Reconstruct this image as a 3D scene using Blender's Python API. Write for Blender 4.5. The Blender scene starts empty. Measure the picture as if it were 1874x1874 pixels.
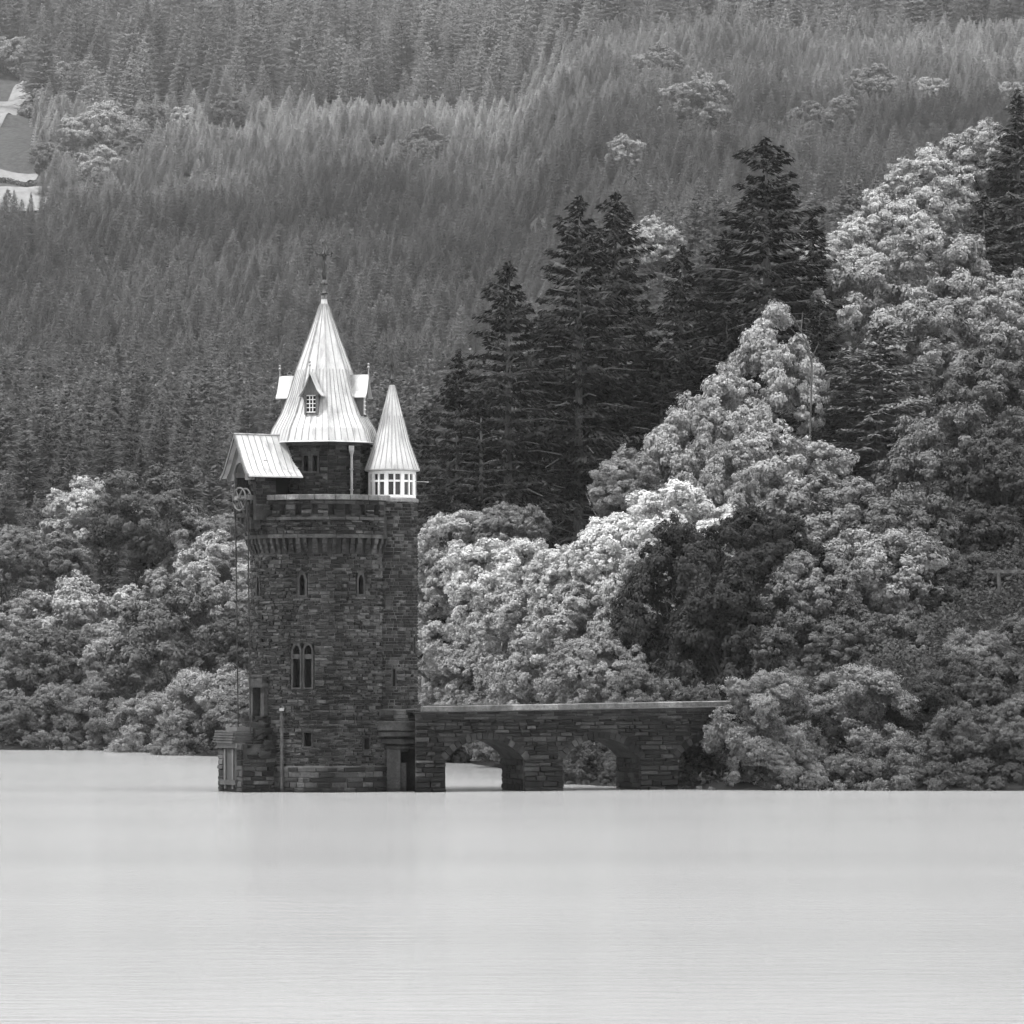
import bpy, math, random
import numpy as np
from mathutils import Matrix, Vector

R = math.radians
scene = bpy.context.scene
col = scene.collection
random.seed(7)
rng = np.random.default_rng(7)

# ------------------------------------------------------------------ camera
CAM_Z, D0, MPP, HY = 8.0, 250.0, 0.034, 1215.0     # eye height, tower distance, metres per pixel there, horizon row
cam_d = bpy.data.cameras.new('camera'); cam = bpy.data.objects.new('camera', cam_d); col.objects.link(cam)
cam.location = (0, 0, CAM_Z); cam.rotation_euler = (R(90), 0, 0)
cam_d.sensor_width = 36; cam_d.lens = 36 / (1874 * MPP / D0)
cam_d.shift_y = (HY - 937) / 1874
cam_d.clip_start = 1; cam_d.clip_end = 5000
scene.camera = cam
# ------------------------------------------------------------------ world, sun, exposure
SUN_EL, SUN_AZ = 58.0, -74.0      # azimuth: 0 = from behind the camera, negative = from the left
w = bpy.data.worlds.new('World'); scene.world = w; w.use_nodes = True
nt = w.node_tree; nt.nodes.clear()
sky = nt.nodes.new('ShaderNodeTexSky'); sky.sky_type = 'NISHITA'; sky.sun_disc = False
sky.sun_elevation = R(SUN_EL); sky.sun_rotation = R(180 + SUN_AZ); sky.dust_density = 3.0; sky.ozone_density = 1.0
bw = nt.nodes.new('ShaderNodeRGBToBW'); bg = nt.nodes.new('ShaderNodeBackground'); wo = nt.nodes.new('ShaderNodeOutputWorld')
bg.inputs['Strength'].default_value = 0.125
nt.links.new(sky.outputs[0], bw.inputs[0]); nt.links.new(bw.outputs[0], bg.inputs[0]); nt.links.new(bg.outputs[0], wo.inputs[0])
sd = bpy.data.lights.new('sun', 'SUN'); sd.energy = 2.0; sd.angle = R(16); sd.color = (1, 1, 1)
so = bpy.data.objects.new('sun', sd); col.objects.link(so)
sdir = Vector((math.sin(R(SUN_AZ)) * math.cos(R(SUN_EL)), -math.cos(R(SUN_AZ)) * math.cos(R(SUN_EL)), math.sin(R(SUN_EL))))
so.rotation_euler = sdir.to_track_quat('Z', 'Y').to_euler(); so.location = (0, 0, 250)
vs = scene.view_settings
vs.view_transform = 'Standard'; vs.look = 'None'; vs.gamma = 1; vs.use_curve_mapping = False; vs.exposure = 1.8
scene.render.engine = 'CYCLES'
cy = scene.cycles
cy.max_bounces = 4; cy.diffuse_bounces = 3; cy.glossy_bounces = 2; cy.transmission_bounces = 2; cy.volume_bounces = 0
cy.transparent_max_bounces = 4; cy.caustics_reflective = False; cy.caustics_refractive = False
cy.use_denoising = True; cy.use_adaptive_sampling = True; cy.adaptive_threshold = .03

# ------------------------------------------------------------------ helpers
def mpp(Y): return MPP * Y / D0
def wx(px, Y): return (px - 937) * mpp(Y)
def wz(py, Y): return CAM_Z + (HY - py) * mpp(Y)

def link(name, mesh, parent=None, mats=()):
    o = bpy.data.objects.new(name, mesh); col.objects.link(o)
    for m in mats:
        if m is not None and m.name not in [k.name for k in mesh.materials if k]: mesh.materials.append(m)
    if parent: o.parent = parent
    return o
def tag(o, label, cat, group=None, kind=None):
    if label: o['label'] = label
    if cat: o['category'] = cat
    if group: o['group'] = group
    if kind: o['kind'] = kind
    return o
def empty(name, loc):
    o = bpy.data.objects.new(name, None); col.objects.link(o); o.location = loc; o.empty_display_size = .5
    return o

class MB:
    def __init__(s): s.v = []; s.f = []; s.mi = []
    def add(s, vs, fs, M=None, mi=0):
        b = len(s.v)
        for p in vs:
            p = Vector(p)
            s.v.append(tuple(M @ p) if M else tuple(p))
        for f in fs: s.f.append(tuple(b + i for i in f)); s.mi.append(mi)
    def box(s, x0, x1, y0, y1, z0, z1, M=None, mi=0, j=0.0):
        vs = [(x, y, z) for z in (z0, z1) for y in (y0, y1) for x in (x0, x1)]
        if j: vs = [(a + random.uniform(-j, j), b + random.uniform(-j, j), c + random.uniform(-j, j)) for a, b, c in vs]
        s.add(vs, [(0, 2, 3, 1), (4, 5, 7, 6), (0, 1, 5, 4), (2, 6, 7, 3), (0, 4, 6, 2), (1, 3, 7, 5)], M, mi)
    def tube(s, p0, p1, r0, r1=None, n=8, mi=0, cap=True):
        r1 = r0 if r1 is None else r1
        p0, p1 = Vector(p0), Vector(p1); d = (p1 - p0).normalized()
        u = d.orthogonal().normalized(); w_ = d.cross(u)
        vs = []
        for p, r in ((p0, r0), (p1, r1)):
            for k in range(n):
                a = 2 * math.pi * k / n; vs.append(p + u * (r * math.cos(a)) + w_ * (r * math.sin(a)))
        fs = [(k, (k + 1) % n, n + (k + 1) % n, n + k) for k in range(n)]
        if cap: fs += [tuple(range(n - 1, -1, -1)), tuple(range(n, 2 * n))]
        s.add(vs, fs, None, mi)
    def path(s, pts, rads, n=6, mi=0):
        for k in range(len(pts) - 1): s.tube(pts[k], pts[k + 1], rads[k], rads[k + 1], n, mi, cap=False)
    def lathe(s, prof, n, c=(0, 0), a0=0.0, mi=0, a1=None, M=None):
        # prof: list of (r, z); full ring unless a1 is given (angles from the camera side, positive to the right)
        full = a1 is None
        m = n if full else n + 1
        vs = []
        for r, z in prof:
            for k in range(m):
                a = a0 + (2 * math.pi if full else (a1 - a0)) * k / n
                vs.append((c[0] + r * math.sin(a), c[1] - r * math.cos(a), z))
        fs = []
        for i in range(len(prof) - 1):
            for k in range(n):
                k2 = (k + 1) % m
                fs.append((i * m + k, i * m + k2, (i + 1) * m + k2, (i + 1) * m + k))
        s.add(vs, fs, M, mi)
    def build(s, name, mat, parent=None, smooth=False):
        me = bpy.data.meshes.new(name); me.from_pydata(s.v, [], s.f)
        mats = mat if isinstance(mat, (list, tuple)) else [mat]
        for m in mats: me.materials.append(m)
        if len(mats) > 1: me.polygons.foreach_set('material_index', s.mi)
        if smooth: me.polygons.foreach_set('use_smooth', [True] * len(me.polygons))
        me.update()
        return link(name, me, parent)

def RZ(a, x=0, y=0, z=0): return Matrix.Translation((x, y, z)) @ Matrix.Rotation(a, 4, 'Z')

# ------------------------------------------------------------------ materials (black-and-white photograph: greys)
def newmat(name):
    m = bpy.data.materials.new(name); m.use_nodes = True
    n = m.node_tree; n.nodes.clear()
    out = n.nodes.new('ShaderNodeOutputMaterial'); p = n.nodes.new('ShaderNodeBsdfPrincipled')
    n.links.new(p.outputs[0], out.inputs[0])
    return m, n, p, out
def math_node(n, op, a, b=None, c=None):
    k = n.nodes.new('ShaderNodeMath'); k.operation = op
    for i, x in enumerate((a, b, c)):
        if x is None: continue
        if isinstance(x, (int, float)): k.inputs[i].default_value = x
        else: n.links.new(x, k.inputs[i])
    return k.outputs[0]
def noise(n, scale, detail=4, rough=.6, coord='Object', stretch=None, dist=0.0):
    tc = n.nodes.new('ShaderNodeTexCoord'); o = tc.outputs[coord] if coord != 'World' else n.nodes.new('ShaderNodeNewGeometry').outputs['Position']
    if stretch:
        mp = n.nodes.new('ShaderNodeMapping'); mp.inputs['Scale'].default_value = stretch; n.links.new(o, mp.inputs[0]); o = mp.outputs[0]
    t = n.nodes.new('ShaderNodeTexNoise'); t.inputs['Scale'].default_value = scale; t.inputs['Detail'].default_value = detail
    t.inputs['Roughness'].default_value = rough; t.inputs['Distortion'].default_value = dist
    n.links.new(o, t.inputs['Vector']); return t.outputs[0]
def ramp(n, x, a, b, lo=0.0, hi=1.0):
    k = n.nodes.new('ShaderNodeMapRange'); k.inputs[1].default_value = lo; k.inputs[2].default_value = hi
    k.inputs[3].default_value = a; k.inputs[4].default_value = b
    if isinstance(x, float): k.inputs[0].default_value = x
    else: n.links.new(x, k.inputs[0])
    return k.outputs[0]
def bump(n, p, h, strength=.5, dist=.05):
    b = n.nodes.new('ShaderNodeBump'); b.inputs['Strength'].default_value = strength; b.inputs['Distance'].default_value = dist
    n.links.new(h, b.inputs['Height']); n.links.new(b.outputs[0], p.inputs['Normal'])
def rough_set(p, r, spec=.3): p.inputs['Roughness'].default_value = r; p.inputs['Specular IOR Level'].default_value = spec

def stone_mat(name, lo, hi, per_piece=True, nscale=6.0, bs=.6, wet=False):
    m, n, p, o = newmat(name); rough_set(p, .88, .25)
    if per_piece:
        oi = n.nodes.new('ShaderNodeObjectInfo').outputs['Random']; gi = n.nodes.new('ShaderNodeNewGeometry').outputs['Random Per Island']
        r = math_node(n, 'FRACT', math_node(n, 'ADD', oi, gi))
        base = ramp(n, math_node(n, 'POWER', r, 2.2), lo, hi)
    else:
        base = ramp(n, noise(n, 1.3, 3, .6, 'World'), lo, hi, .3, .7)
    mot = ramp(n, noise(n, nscale, 5, .7, 'World'), .55, 1.5, .3, .72)
    big = ramp(n, noise(n, .45, 4, .6, 'World', (1.4, 1.4, .3)), .5, 1.5, .32, .68)
    zz = n.nodes.new('ShaderNodeSeparateXYZ'); n.links.new(n.nodes.new('ShaderNodeNewGeometry').outputs['Position'], zz.inputs[0])
    big = math_node(n, 'MULTIPLY', big, ramp(n, math_node(n, 'ADD', zz.outputs[2], noise(n, 1.5, 3, .6, 'World')), .35, 1.0, .6, 1.0))     # wet band at the water line
    v = math_node(n, 'MULTIPLY', math_node(n, 'MULTIPLY', base, mot), big)
    n.links.new(v, p.inputs['Base Color'])
    bump(n, p, noise(n, nscale * 2.2, 5, .75, 'World'), bs, .04)
    return m
M_stone = stone_mat('dark_slate_stone', .006, .065)
M_bstone = stone_mat('bridge_rubble_stone', .005, .045)
M_mortar = stone_mat('lime_mortar', .03, .16, False, 9)
M_joint = stone_mat('dark_joint', .012, .05, False, 9)
M_sur = stone_mat('dark_window_stone', .016, .038, False, 6, .4)
M_dress = stone_mat('dressed_stone', .028, .06, False, 5, .4)
M_plinth = stone_mat('smooth_base_stone', .04, .065, True, 8, .5)
M_coping = stone_mat('weathered_coping_stone', .09, .165, True, 5, .35)
def plain_mat(name, v, rgh=.7, var=.2, sc=4, spec=.3, st=None):
    m, n, p, o = newmat(name); rough_set(p, rgh, spec)
    n.links.new(ramp(n, noise(n, sc, 4, .6, 'World', st), v * (1 - var), v * (1 + var), .3, .7), p.inputs['Base Color'])
    return m
def roof_mat():
    m, n, p, o = newmat('weathered_sheet_metal'); rough_set(p, .5, .4)
    a = ramp(n, noise(n, 1.0, 4, .65, 'Object', (2.4, 2.4, .22)), .34, .45, .33, .66)
    b = ramp(n, noise(n, .8, 3, .5, 'Object', (1.8, 1.8, .12)), .56, 1.0, .30, .46)      # run-off streaks
    c = ramp(n, noise(n, 9, 3, .6, 'Object'), .93, 1.07, .3, .7)
    n.links.new(math_node(n, 'MULTIPLY', math_node(n, 'MULTIPLY', a, b), c), p.inputs['Base Color'])
    bump(n, p, noise(n, 3, 3, .5, 'Object'), .15, .05)
    return m
M_roof = roof_mat()
M_seam = plain_mat('weathered_roof_seam', .23, .6, .25, 3)
M_white = plain_mat('white_painted_timber', .66, .5, .1, 8)
M_timber = plain_mat('dark_weathered_timber', .10, .85, .4, 5, .2, (8, 8, .8))
M_gate = plain_mat('wet_gate_timber', .045, .7, .4, 5, .3, (8, 8, .6))
M_iron = plain_mat('black_iron', .015, .5, .3, 6)
M_rust = plain_mat('weathered_grey_iron', .09, .6, .35, 10)
M_pipe = plain_mat('grey_lead_pipe', .26, .5, .2, 6)
M_void = plain_mat('dark_glass_and_shade', .003, .6, .2, 3, .1)  # near-black for panes; also stands in for the unlit hoist house interior
M_pane = plain_mat('lantern_glass', .02, .08, .2, 3, .5)
M_bark = plain_mat('bark', .07, .9, .4, 3, .15, (3, 3, .6))
M_pale_bark = plain_mat('pale_bark', .17, .9, .35, 3, .15, (3, 3, .6))

def leaf_mat(name, v, var=.28, transl=.25):
    m, n, p, o = newmat(name); rough_set(p, .75, .12)
    gi = n.nodes.new('ShaderNodeNewGeometry').outputs['Random Per Island']
    oc = n.nodes.new('ShaderNodeObjectInfo')
    sep = n.nodes.new('ShaderNodeSeparateColor'); n.links.new(oc.outputs['Color'], sep.inputs[0])
    ns = ramp(n, noise(n, .45, 2, .5, 'World'), .8, 1.2, .3, .7)
    val = math_node(n, 'MULTIPLY', math_node(n, 'MULTIPLY', ramp(n, gi, v * (1 - var), v * (1 + var)), sep.outputs[0]), ns)
    n.links.new(val, p.inputs['Base Color'])
    tr = n.nodes.new('ShaderNodeBsdfTranslucent'); n.links.new(val, tr.inputs[0])
    mx = n.nodes.new('ShaderNodeMixShader'); mx.inputs[0].default_value = transl
    n.links.new(p.outputs[0], mx.inputs[1]); n.links.new(tr.outputs[0], mx.inputs[2]); n.links.new(mx.outputs[0], o.inputs[0])
    return m
M_leaf = leaf_mat('broad_leaves', .30)
M_needle = leaf_mat('conifer_needles', .016, .45, .05)
def far_mat():
    m, n, p, o = newmat('far_conifer_needles'); rough_set(p, .8, .1)
    oi = n.nodes.new('ShaderNodeObjectInfo').outputs['Random']
    gi = n.nodes.new('ShaderNodeNewGeometry').outputs['Random Per Island']
    zone = ramp(n, noise(n, .01, 3, .55, 'World', (1, .6, .2)), .7, 1.35, .35, .65)
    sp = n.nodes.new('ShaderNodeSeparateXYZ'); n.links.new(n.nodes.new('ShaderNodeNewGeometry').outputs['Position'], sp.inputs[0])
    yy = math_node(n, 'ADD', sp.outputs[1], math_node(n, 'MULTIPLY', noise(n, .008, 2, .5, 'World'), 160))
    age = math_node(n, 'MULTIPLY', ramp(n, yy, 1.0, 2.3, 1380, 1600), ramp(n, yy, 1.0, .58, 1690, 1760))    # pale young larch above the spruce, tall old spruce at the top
    a = math_node(n, 'MULTIPLY', math_node(n, 'MULTIPLY', ramp(n, math_node(n, 'POWER', oi, 1.4), .125, .165), zone), age)  # needles painted paler than the near ones in place of thicker haze
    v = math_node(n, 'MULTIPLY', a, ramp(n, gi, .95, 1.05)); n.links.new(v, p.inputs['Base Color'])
    tr = n.nodes.new('ShaderNodeBsdfTranslucent'); n.links.new(v, tr.inputs[0])
    mx = n.nodes.new('ShaderNodeMixShader'); mx.inputs[0].default_value = .42
    n.links.new(p.outputs[0], mx.inputs[1]); n.links.new(tr.outputs[0], mx.inputs[2]); n.links.new(mx.outputs[0], o.inputs[0])
    return m
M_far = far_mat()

# ------------------------------------------------------------------ terrain
SHORE = np.array([(-420, 392), (-120, 380), (-47.7, 374), (-36, 371), (-29, 352), (-22, 342), (-12, 334), (-3.4, 323), (1, 298), (3.6, 272), (6, 263), (9.6, 259.8), (11.5, 256), (15, 254.2), (33, 253.4), (60, 252), (420, 236)], float)
def shore_dist(X, Y):
    X = np.asarray(X, float); Y = np.asarray(Y, float)
    d = np.full(X.shape, 1e9)
    for (x0, y0), (x1, y1) in zip(SHORE[:-1], SHORE[1:]):
        dx, dy = x1 - x0, y1 - y0
        t = np.clip(((X - x0) * dx + (Y - y0) * dy) / (dx * dx + dy * dy), 0, 1)
        d = np.minimum(d, np.hypot(X - x0 - t * dx, Y - y0 - t * dy))
    return np.where(Y > np.interp(X, SHORE[:, 0], SHORE[:, 1]), d, -d)
def H(X, Y):
    X = np.asarray(X, float); Y = np.asarray(Y, float)
    d = shore_dist(X, Y)
    t = np.clip((X + 8) / 44, 0, 1); wgt = t * t * (3 - 2 * t)
    dp = np.maximum(d, 0)
    zr = (.30 + .40 * wgt) * 80 * (1 - np.exp(-dp / 80)) * (1 - .8 * np.exp(-dp / 34))
    u = np.clip((Y - 890) / 40, -30, 60)
    zf = .06 * np.clip(Y - 440, 0, 450) + .235 * 40 * np.where(u > 29, u, np.log1p(np.exp(np.minimum(u, 29))))
    und = 1.6 * np.sin(X * .05 + 1) * np.sin(Y * .031) + .7 * np.sin(X * .13) * np.cos(Y * .11 + 2)
    und = und * np.clip(d / 25, 0, 1) * (1 + 2 * np.clip((Y - 900) / 400, 0, 1))
    return np.where(d > 0, zr + zf + und + np.minimum(d * .5, .35), np.maximum(d * .35, -4.0))
def h1(x, y): return float(H(np.array([x]), np.array([y]))[0])

def grid_mesh(name, xs, ys, zfun, mat, off=0.0):
    XX, YY = np.meshgrid(xs, ys); ZZ = zfun(XX, YY) + off
    V = np.stack([XX, YY, ZZ], -1).reshape(-1, 3)
    nx, ny = len(xs), len(ys)
    i = (np.arange(ny - 1)[:, None] * nx + np.arange(nx - 1)[None]).ravel()
    F = np.stack([i, i + 1, i + nx + 1, i + nx], 1)
    me = bpy.data.meshes.new(name)
    me.vertices.add(len(V)); me.vertices.foreach_set('co', V.ravel())
    me.loops.add(F.size); me.loops.foreach_set('vertex_index', F.ravel().astype(np.int32))
    me.polygons.add(len(F)); me.polygons.foreach_set('loop_start', np.arange(0, F.size, 4, dtype=np.int32))
    me.polygons.foreach_set('use_smooth', np.ones(len(F), bool))
    me.update(calc_edges=True); me.materials.append(mat)
    return link(name, me)
def ground_mat():
    m, n, p, o = newmat('forest_floor'); rough_set(p, .95, .1)
    
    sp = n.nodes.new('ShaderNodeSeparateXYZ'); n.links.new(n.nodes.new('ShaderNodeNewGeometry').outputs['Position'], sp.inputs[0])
    k = ramp(n, sp.outputs[1], 1.0, 3.2, 760, 900)      # far ground lightened as painted haze so gaps aren't black; bare litter near
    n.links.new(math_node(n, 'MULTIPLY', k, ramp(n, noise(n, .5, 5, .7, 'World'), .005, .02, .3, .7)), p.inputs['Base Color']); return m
xs = np.concatenate([np.arange(-460, -60, 5), np.arange(-60, 60, 2.0), np.arange(60, 461, 5)])
ys = np.concatenate([np.arange(230, 420, 2.0), np.arange(420, 1000, 10), np.arange(1000, 2601, 8)])
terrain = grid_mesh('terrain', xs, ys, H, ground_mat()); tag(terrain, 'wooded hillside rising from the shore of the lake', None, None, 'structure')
def grass_mat():
    m, n, p, o = newmat('pasture_grass'); rough_set(p, .9, .1)
    n.links.new(ramp(n, noise(n, .25, 5, .7, 'World', (1, .4, 1)), .12, .2, .3, .7), p.inputs['Base Color']); return m
M_grass = grass_mat()

def water_mat():
    m, n, p, o = newmat('calm_lake_water')
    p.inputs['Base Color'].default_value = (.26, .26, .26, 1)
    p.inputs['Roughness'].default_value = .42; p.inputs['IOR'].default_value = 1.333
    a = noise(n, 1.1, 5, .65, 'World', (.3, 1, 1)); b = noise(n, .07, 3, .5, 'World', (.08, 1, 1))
    n.links.new(ramp(n, b, .285, .30, .35, .65), p.inputs['Base Color'])  # pale base painted in for reflected sky, with faint streaks
    n.links.new(ramp(n, noise(n, .05, 3, .5, 'World', (.06, 1, 1)), .17, .185, .35, .65), p.inputs['Roughness'])
    bump(n, p, a, .3, .08)
    return m
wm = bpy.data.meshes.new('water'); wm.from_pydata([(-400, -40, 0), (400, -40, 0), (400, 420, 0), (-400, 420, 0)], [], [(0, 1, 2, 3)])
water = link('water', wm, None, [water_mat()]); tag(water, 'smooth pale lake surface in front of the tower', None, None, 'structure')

# ------------------------------------------------------------------ stones
def unit_stone(seed):
    r = random.Random(seed); j = lambda a: r.uniform(-a, a)
    V = []
    for y, ins, jj in ((.3, 0, .0), (-.45, .012, .012), (-1.0, .075, .035)):
        for sx, sz in ((-1, -1), (1, -1), (1, 1), (-1, 1)):
            V.append((sx * (.5 - ins * .7) + j(jj * 1.3 + .012), y + (j(.3) if y < -.9 else 0), sz * (.5 - ins * 1.6) + j(jj * 2.2 + .03)))
    F = [(8, 9, 10, 11)]
    for a in (0, 4):
        for k in range(4): F.append((a + k, a + (k + 1) % 4, a + 4 + (k + 1) % 4, a + 4 + k))
    return V, F
UNIT = [unit_stone(s) for s in range(16)]
def finish_stones(thing, stones, mat, name='stone', limit=300, dressed=()):
    # stones: (x, y, z, rz, w, h, depth, score); largest in view become parts of their own, the rest one joined part
    order = sorted(range(len(stones)), key=lambda i: -stones[i][7])
    ms = []
    for V, F in UNIT:
        me = bpy.data.meshes.new(name); me.from_pydata(V, [], F); me.materials.append(mat); ms.append(me)
    for i in order[:limit]:
        x, y, z, rz, w_, h, d, sc = stones[i]
        o = bpy.data.objects.new(name, ms[random.randrange(16)]); col.objects.link(o); o.parent = thing
        o.location = (x, y, z); o.rotation_euler = (0, 0, rz); o.scale = (w_, d, h)
    if len(order) > limit:
        vv = []; ff = []; b = 0
        for i in order[limit:]:
            x, y, z, rz, w_, h, d, sc = stones[i]
            V, F = UNIT[random.randrange(16)]
            A = np.array(V) * (w_, d, h); c, s = math.cos(rz), math.sin(rz)
            vv.append(np.stack([x + c * A[:, 0] - s * A[:, 1], y + s * A[:, 0] + c * A[:, 1], z + A[:, 2]], 1))
            ff += [tuple(b + k for k in f) for f in F]; b += 12
        me = bpy.data.meshes.new(name + 'work'); me.from_pydata(np.concatenate(vv).tolist(), [], ff); me.materials.append(mat)
        o = link(name + 'work', me, thing); o['kind'] = 'stuff'
def courses(z0, z1, hlo, hhi):
    out = []; z = z0
    while z < z1 - .04:
        h = random.uniform(hlo, hhi)
        if z1 - z - h < hlo * .7: h = z1 - z
        out.append((z, z + h)); z += h
    return out
def fill(s0, s1, blocked, wlo, whi):
    # free intervals of [s0, s1], cut into stones
    free = [(s0, s1)]
    for a, b in blocked:
        nf = []
        for p, q in free:
            if b <= p or a >= q: nf.append((p, q)); continue
            if a > p: nf.append((p, a))
            if b < q: nf.append((b, q))
        free = nf
    out = []
    for p, q in free:
        s = p
        while s < q - .03:
            w_ = random.uniform(wlo, whi) * random.choice((.7, 1, 1, 1.35))
            if q - s - w_ < wlo * .6: w_ = q - s
            w_ = min(w_, whi * 1.5)
            out.append((s, s + w_)); s += w_
    return out
GAP = .036
def stone_cylinder(stones, c, Rr, z0, z1, a0, a1, holes, hl=(.12, .27), wl=(.24, .66), dep=(.04, .13), keep=None, boost=1.0, gap=GAP):
    for p, q in courses(z0, z1, *hl):
        bl = [(Rr * h[0], Rr * h[1]) for h in holes if h[2] < q - .05 and h[3] > p + .05]
        for s0, s1 in fill(Rr * a0, Rr * a1, bl, *wl):
            a = (s0 + s1) / 2 / Rr; x = c[0] + Rr * math.sin(a); y = c[1] - Rr * math.cos(a)
            if keep and not keep(x, y, (p + q) / 2): continue
            w_ = s1 - s0 - gap; h = q - p - gap * .8
            stones.append((x, y, (p + q) / 2, a, w_, h, random.uniform(*dep), w_ * h * max(0, math.cos(a)) * boost))
def stone_plane(stones, M, s0, s1, z0, z1, blockfun, hl, wl, dep, boost=1.0, gap=GAP):
    # wall in the local x-z plane of M (rotation about z), outward = local -y
    a = M.to_euler().z
    for p, q in courses(z0, z1, *hl):
        for u0, u1 in fill(s0, s1, blockfun(p, q), *wl):
            pt = M @ Vector(((u0 + u1) / 2, 0, (p + q) / 2))
            w_ = u1 - u0 - gap; h = q - p - gap * .8
            if w_ < .05 or h < .04: continue
            stones.append((pt.x, pt.y, pt.z, a, w_, h, random.uniform(*dep), w_ * h * max(0, math.cos(a)) * boost))
def cyl_wall(mb, c, Rr, z0, z1, holes, n=72, a0=-math.pi, a1=math.pi, depth=.4, reveal=True):
    A = sorted(set([a0 + (a1 - a0) * k / n for k in range(n + 1)] + [x for h in holes for x in h[:2]]))
    Z = sorted(set([z0, z1] + [z for h in holes for z in h[2:4] if z0 < z < z1]))
    P = lambda r, a, z: (c[0] + r * math.sin(a), c[1] - r * math.cos(a), z)
    for i in range(len(A) - 1):
        am = (A[i] + A[i + 1]) / 2
        for k in range(len(Z) - 1):
            zm = (Z[k] + Z[k + 1]) / 2
            if any(h[0] < am < h[1] and h[2] < zm < h[3] for h in holes): continue
            mb.add([P(Rr, A[i], Z[k]), P(Rr, A[i + 1], Z[k]), P(Rr, A[i + 1], Z[k + 1]), P(Rr, A[i], Z[k + 1])], [(0, 1, 2, 3)])
    if reveal:
        for h in holes:
            l, r_, b, t = h[:4]; ri = Rr - depth
            for p, q in (((l, b), (l, t)), ((l, t), (r_, t)), ((r_, t), (r_, b)), ((r_, b), (l, b))):
                mb.add([P(Rr, *p), P(Rr, *q), P(ri, *q), P(ri, *p)], [(0, 1, 2, 3)])

def opening(tower, M, w_, h, head, border, proud, depth, name='window', mat=None, mullion=None):
    # stone surround with a pointed (head > 0) or square opening and a dark pane set back in it
    n = 6
    def outline(hw, z0, zs, top):
        pts = [(-hw, z0), (-hw, zs)]
        if top > zs + .01:
            for k in range(1, n): t = k / n; pts.append((-hw * math.cos(t * math.pi / 2) ** 1.0 * (1 - .12 * math.sin(t * math.pi)), zs + (top - zs) * math.sin(t * math.pi / 2)))
            pts.append((0, top)); pts += [(-x, z) for x, z in pts[-2:1:-1]]
        pts += [(hw, zs), (hw, z0)]
        return pts
    hw = w_ / 2
    inn = outline(hw, 0, h - head, h)
    B = border
    outp = []
    for (x, z) in inn:
        if z <= .001: outp.append((math.copysign(hw + B, x), -B))
        elif z >= h - head - .001 and head > 0: 
            t = 0 if abs(x) < 1e-6 else x
            outp.append((max(-hw - B, min(hw + B, x * (hw + B) / hw * 1.0)), h + B if abs(x) < hw * .75 else z + (B * .5)))
        else: outp.append((math.copysign(hw + B, x), z if head > 0 else h + B))
    mb = MB(); m = len(inn)
    vs = [(x, -proud, z) for x, z in inn] + [(x, -proud, z) for x, z in outp] + [(x, depth, z) for x, z in inn] + [(x, .06, z) for x, z in outp]
    fs = []
    for k in range(m):
        k2 = (k + 1) % m
        fs.append((k, m + k, m + k2, k2)); fs.append((k, k2, 2 * m + k2, 2 * m + k)); fs.append((m + k, 3 * m + k, 3 * m + k2, m + k2))
    mb.add(vs, fs, M)
    # fill above a pointed head up to a square top
    if head > 0:
        mb.box(-hw - B, hw + B, -proud * .6, .05, h + B * .9, h + B + .12, M)
    o = mb.build(name, mat or M_sur, tower)
    pm = MB(); pm.add([(x, depth * .85, z) for x, z in inn], [tuple(range(m))], M)
    pm.build('pane', M_void, o)
    if mullion:
        mm = MB(); mm.box(-hw, hw, -.02, .2, mullion[0], mullion[1], M); mm.build('transom', mat or M_dress, o)
    return o

# ------------------------------------------------------------------ the straining tower
TX, TY = (593 - 937) * .0346, 254.5
tower = empty('water_tower', (TX, TY, 0))
tag(tower, 'dark stone gothic water tower with pale conical roofs standing in the lake', 'tower')
RM = 4.57; A_WIN = R(-15)
TC = (4.35, -1.16); RT = 1.56         # stair turret
stones = []
def P(r, a, z): return (r * math.sin(a), -r * math.cos(a), z)
def zf(py, k=.034): return CAM_Z + (HY - py) * k
def hole(a, Rr, w_, z0, z1): return (a - w_ / 2 / Rr, a + w_ / 2 / Rr, z0, z1)
holes = []
LANC = [(R(-61), zf(1089), zf(1054)), (R(-14.5), zf(1089), zf(1052)), (R(32.5), zf(1087), zf(1052))]
for a, z0, z1 in LANC: holes.append(hole(a, RM, .34 + .36, z0 - .16, z1 + .16))
TW = []
for dx in (-.37, .37):
    a = R(-14.5) + dx / RM; TW.append((a, zf(1258), zf(1181)))
holes.append((R(-14.5) - .78 / RM, R(-14.5) + .78 / RM, zf(1258) - .16, zf(1181) + .17))
LOW = [(R(-10.2), zf(1366), zf(1341), .46), (R(38), zf(1372), zf(1352), .4)]
for a, z0, z1, w_ in LOW: holes.append(hole(a, RM, w_ + .24, z0 - .12, z1 + .12))
A_H = R(-60)
holes.append(hole(A_H, RM, 1.5, zf(1312), zf(1258)))       # doorway over the landing
core = MB()
cyl_wall(core, (0, 0), RM, -2, 15.9, holes, 72)
core.build('shaft', M_mortar, tower)
tur = lambda x, y: math.hypot(x - TC[0], y - TC[1])
stone_cylinder(stones, (0, 0), RM, 1.62, 14.85, R(-118), R(66), holes, keep=lambda x, y, z: tur(x, y) > RT - .05)
# plinth of larger blocks
stone_cylinder(stones, (0, 0), RM + .17, -.3, 1.56, R(-118), R(62), [], (.26, .42), (.5, 1.2), (.04, .07), boost=.2, gap=.02)
pb = MB(); pb.lathe([(RM + .17, -2), (RM + .17, 1.58), (RM - .02, 1.72)], 72); pb.build('plinth', M_plinth, tower)
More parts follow.
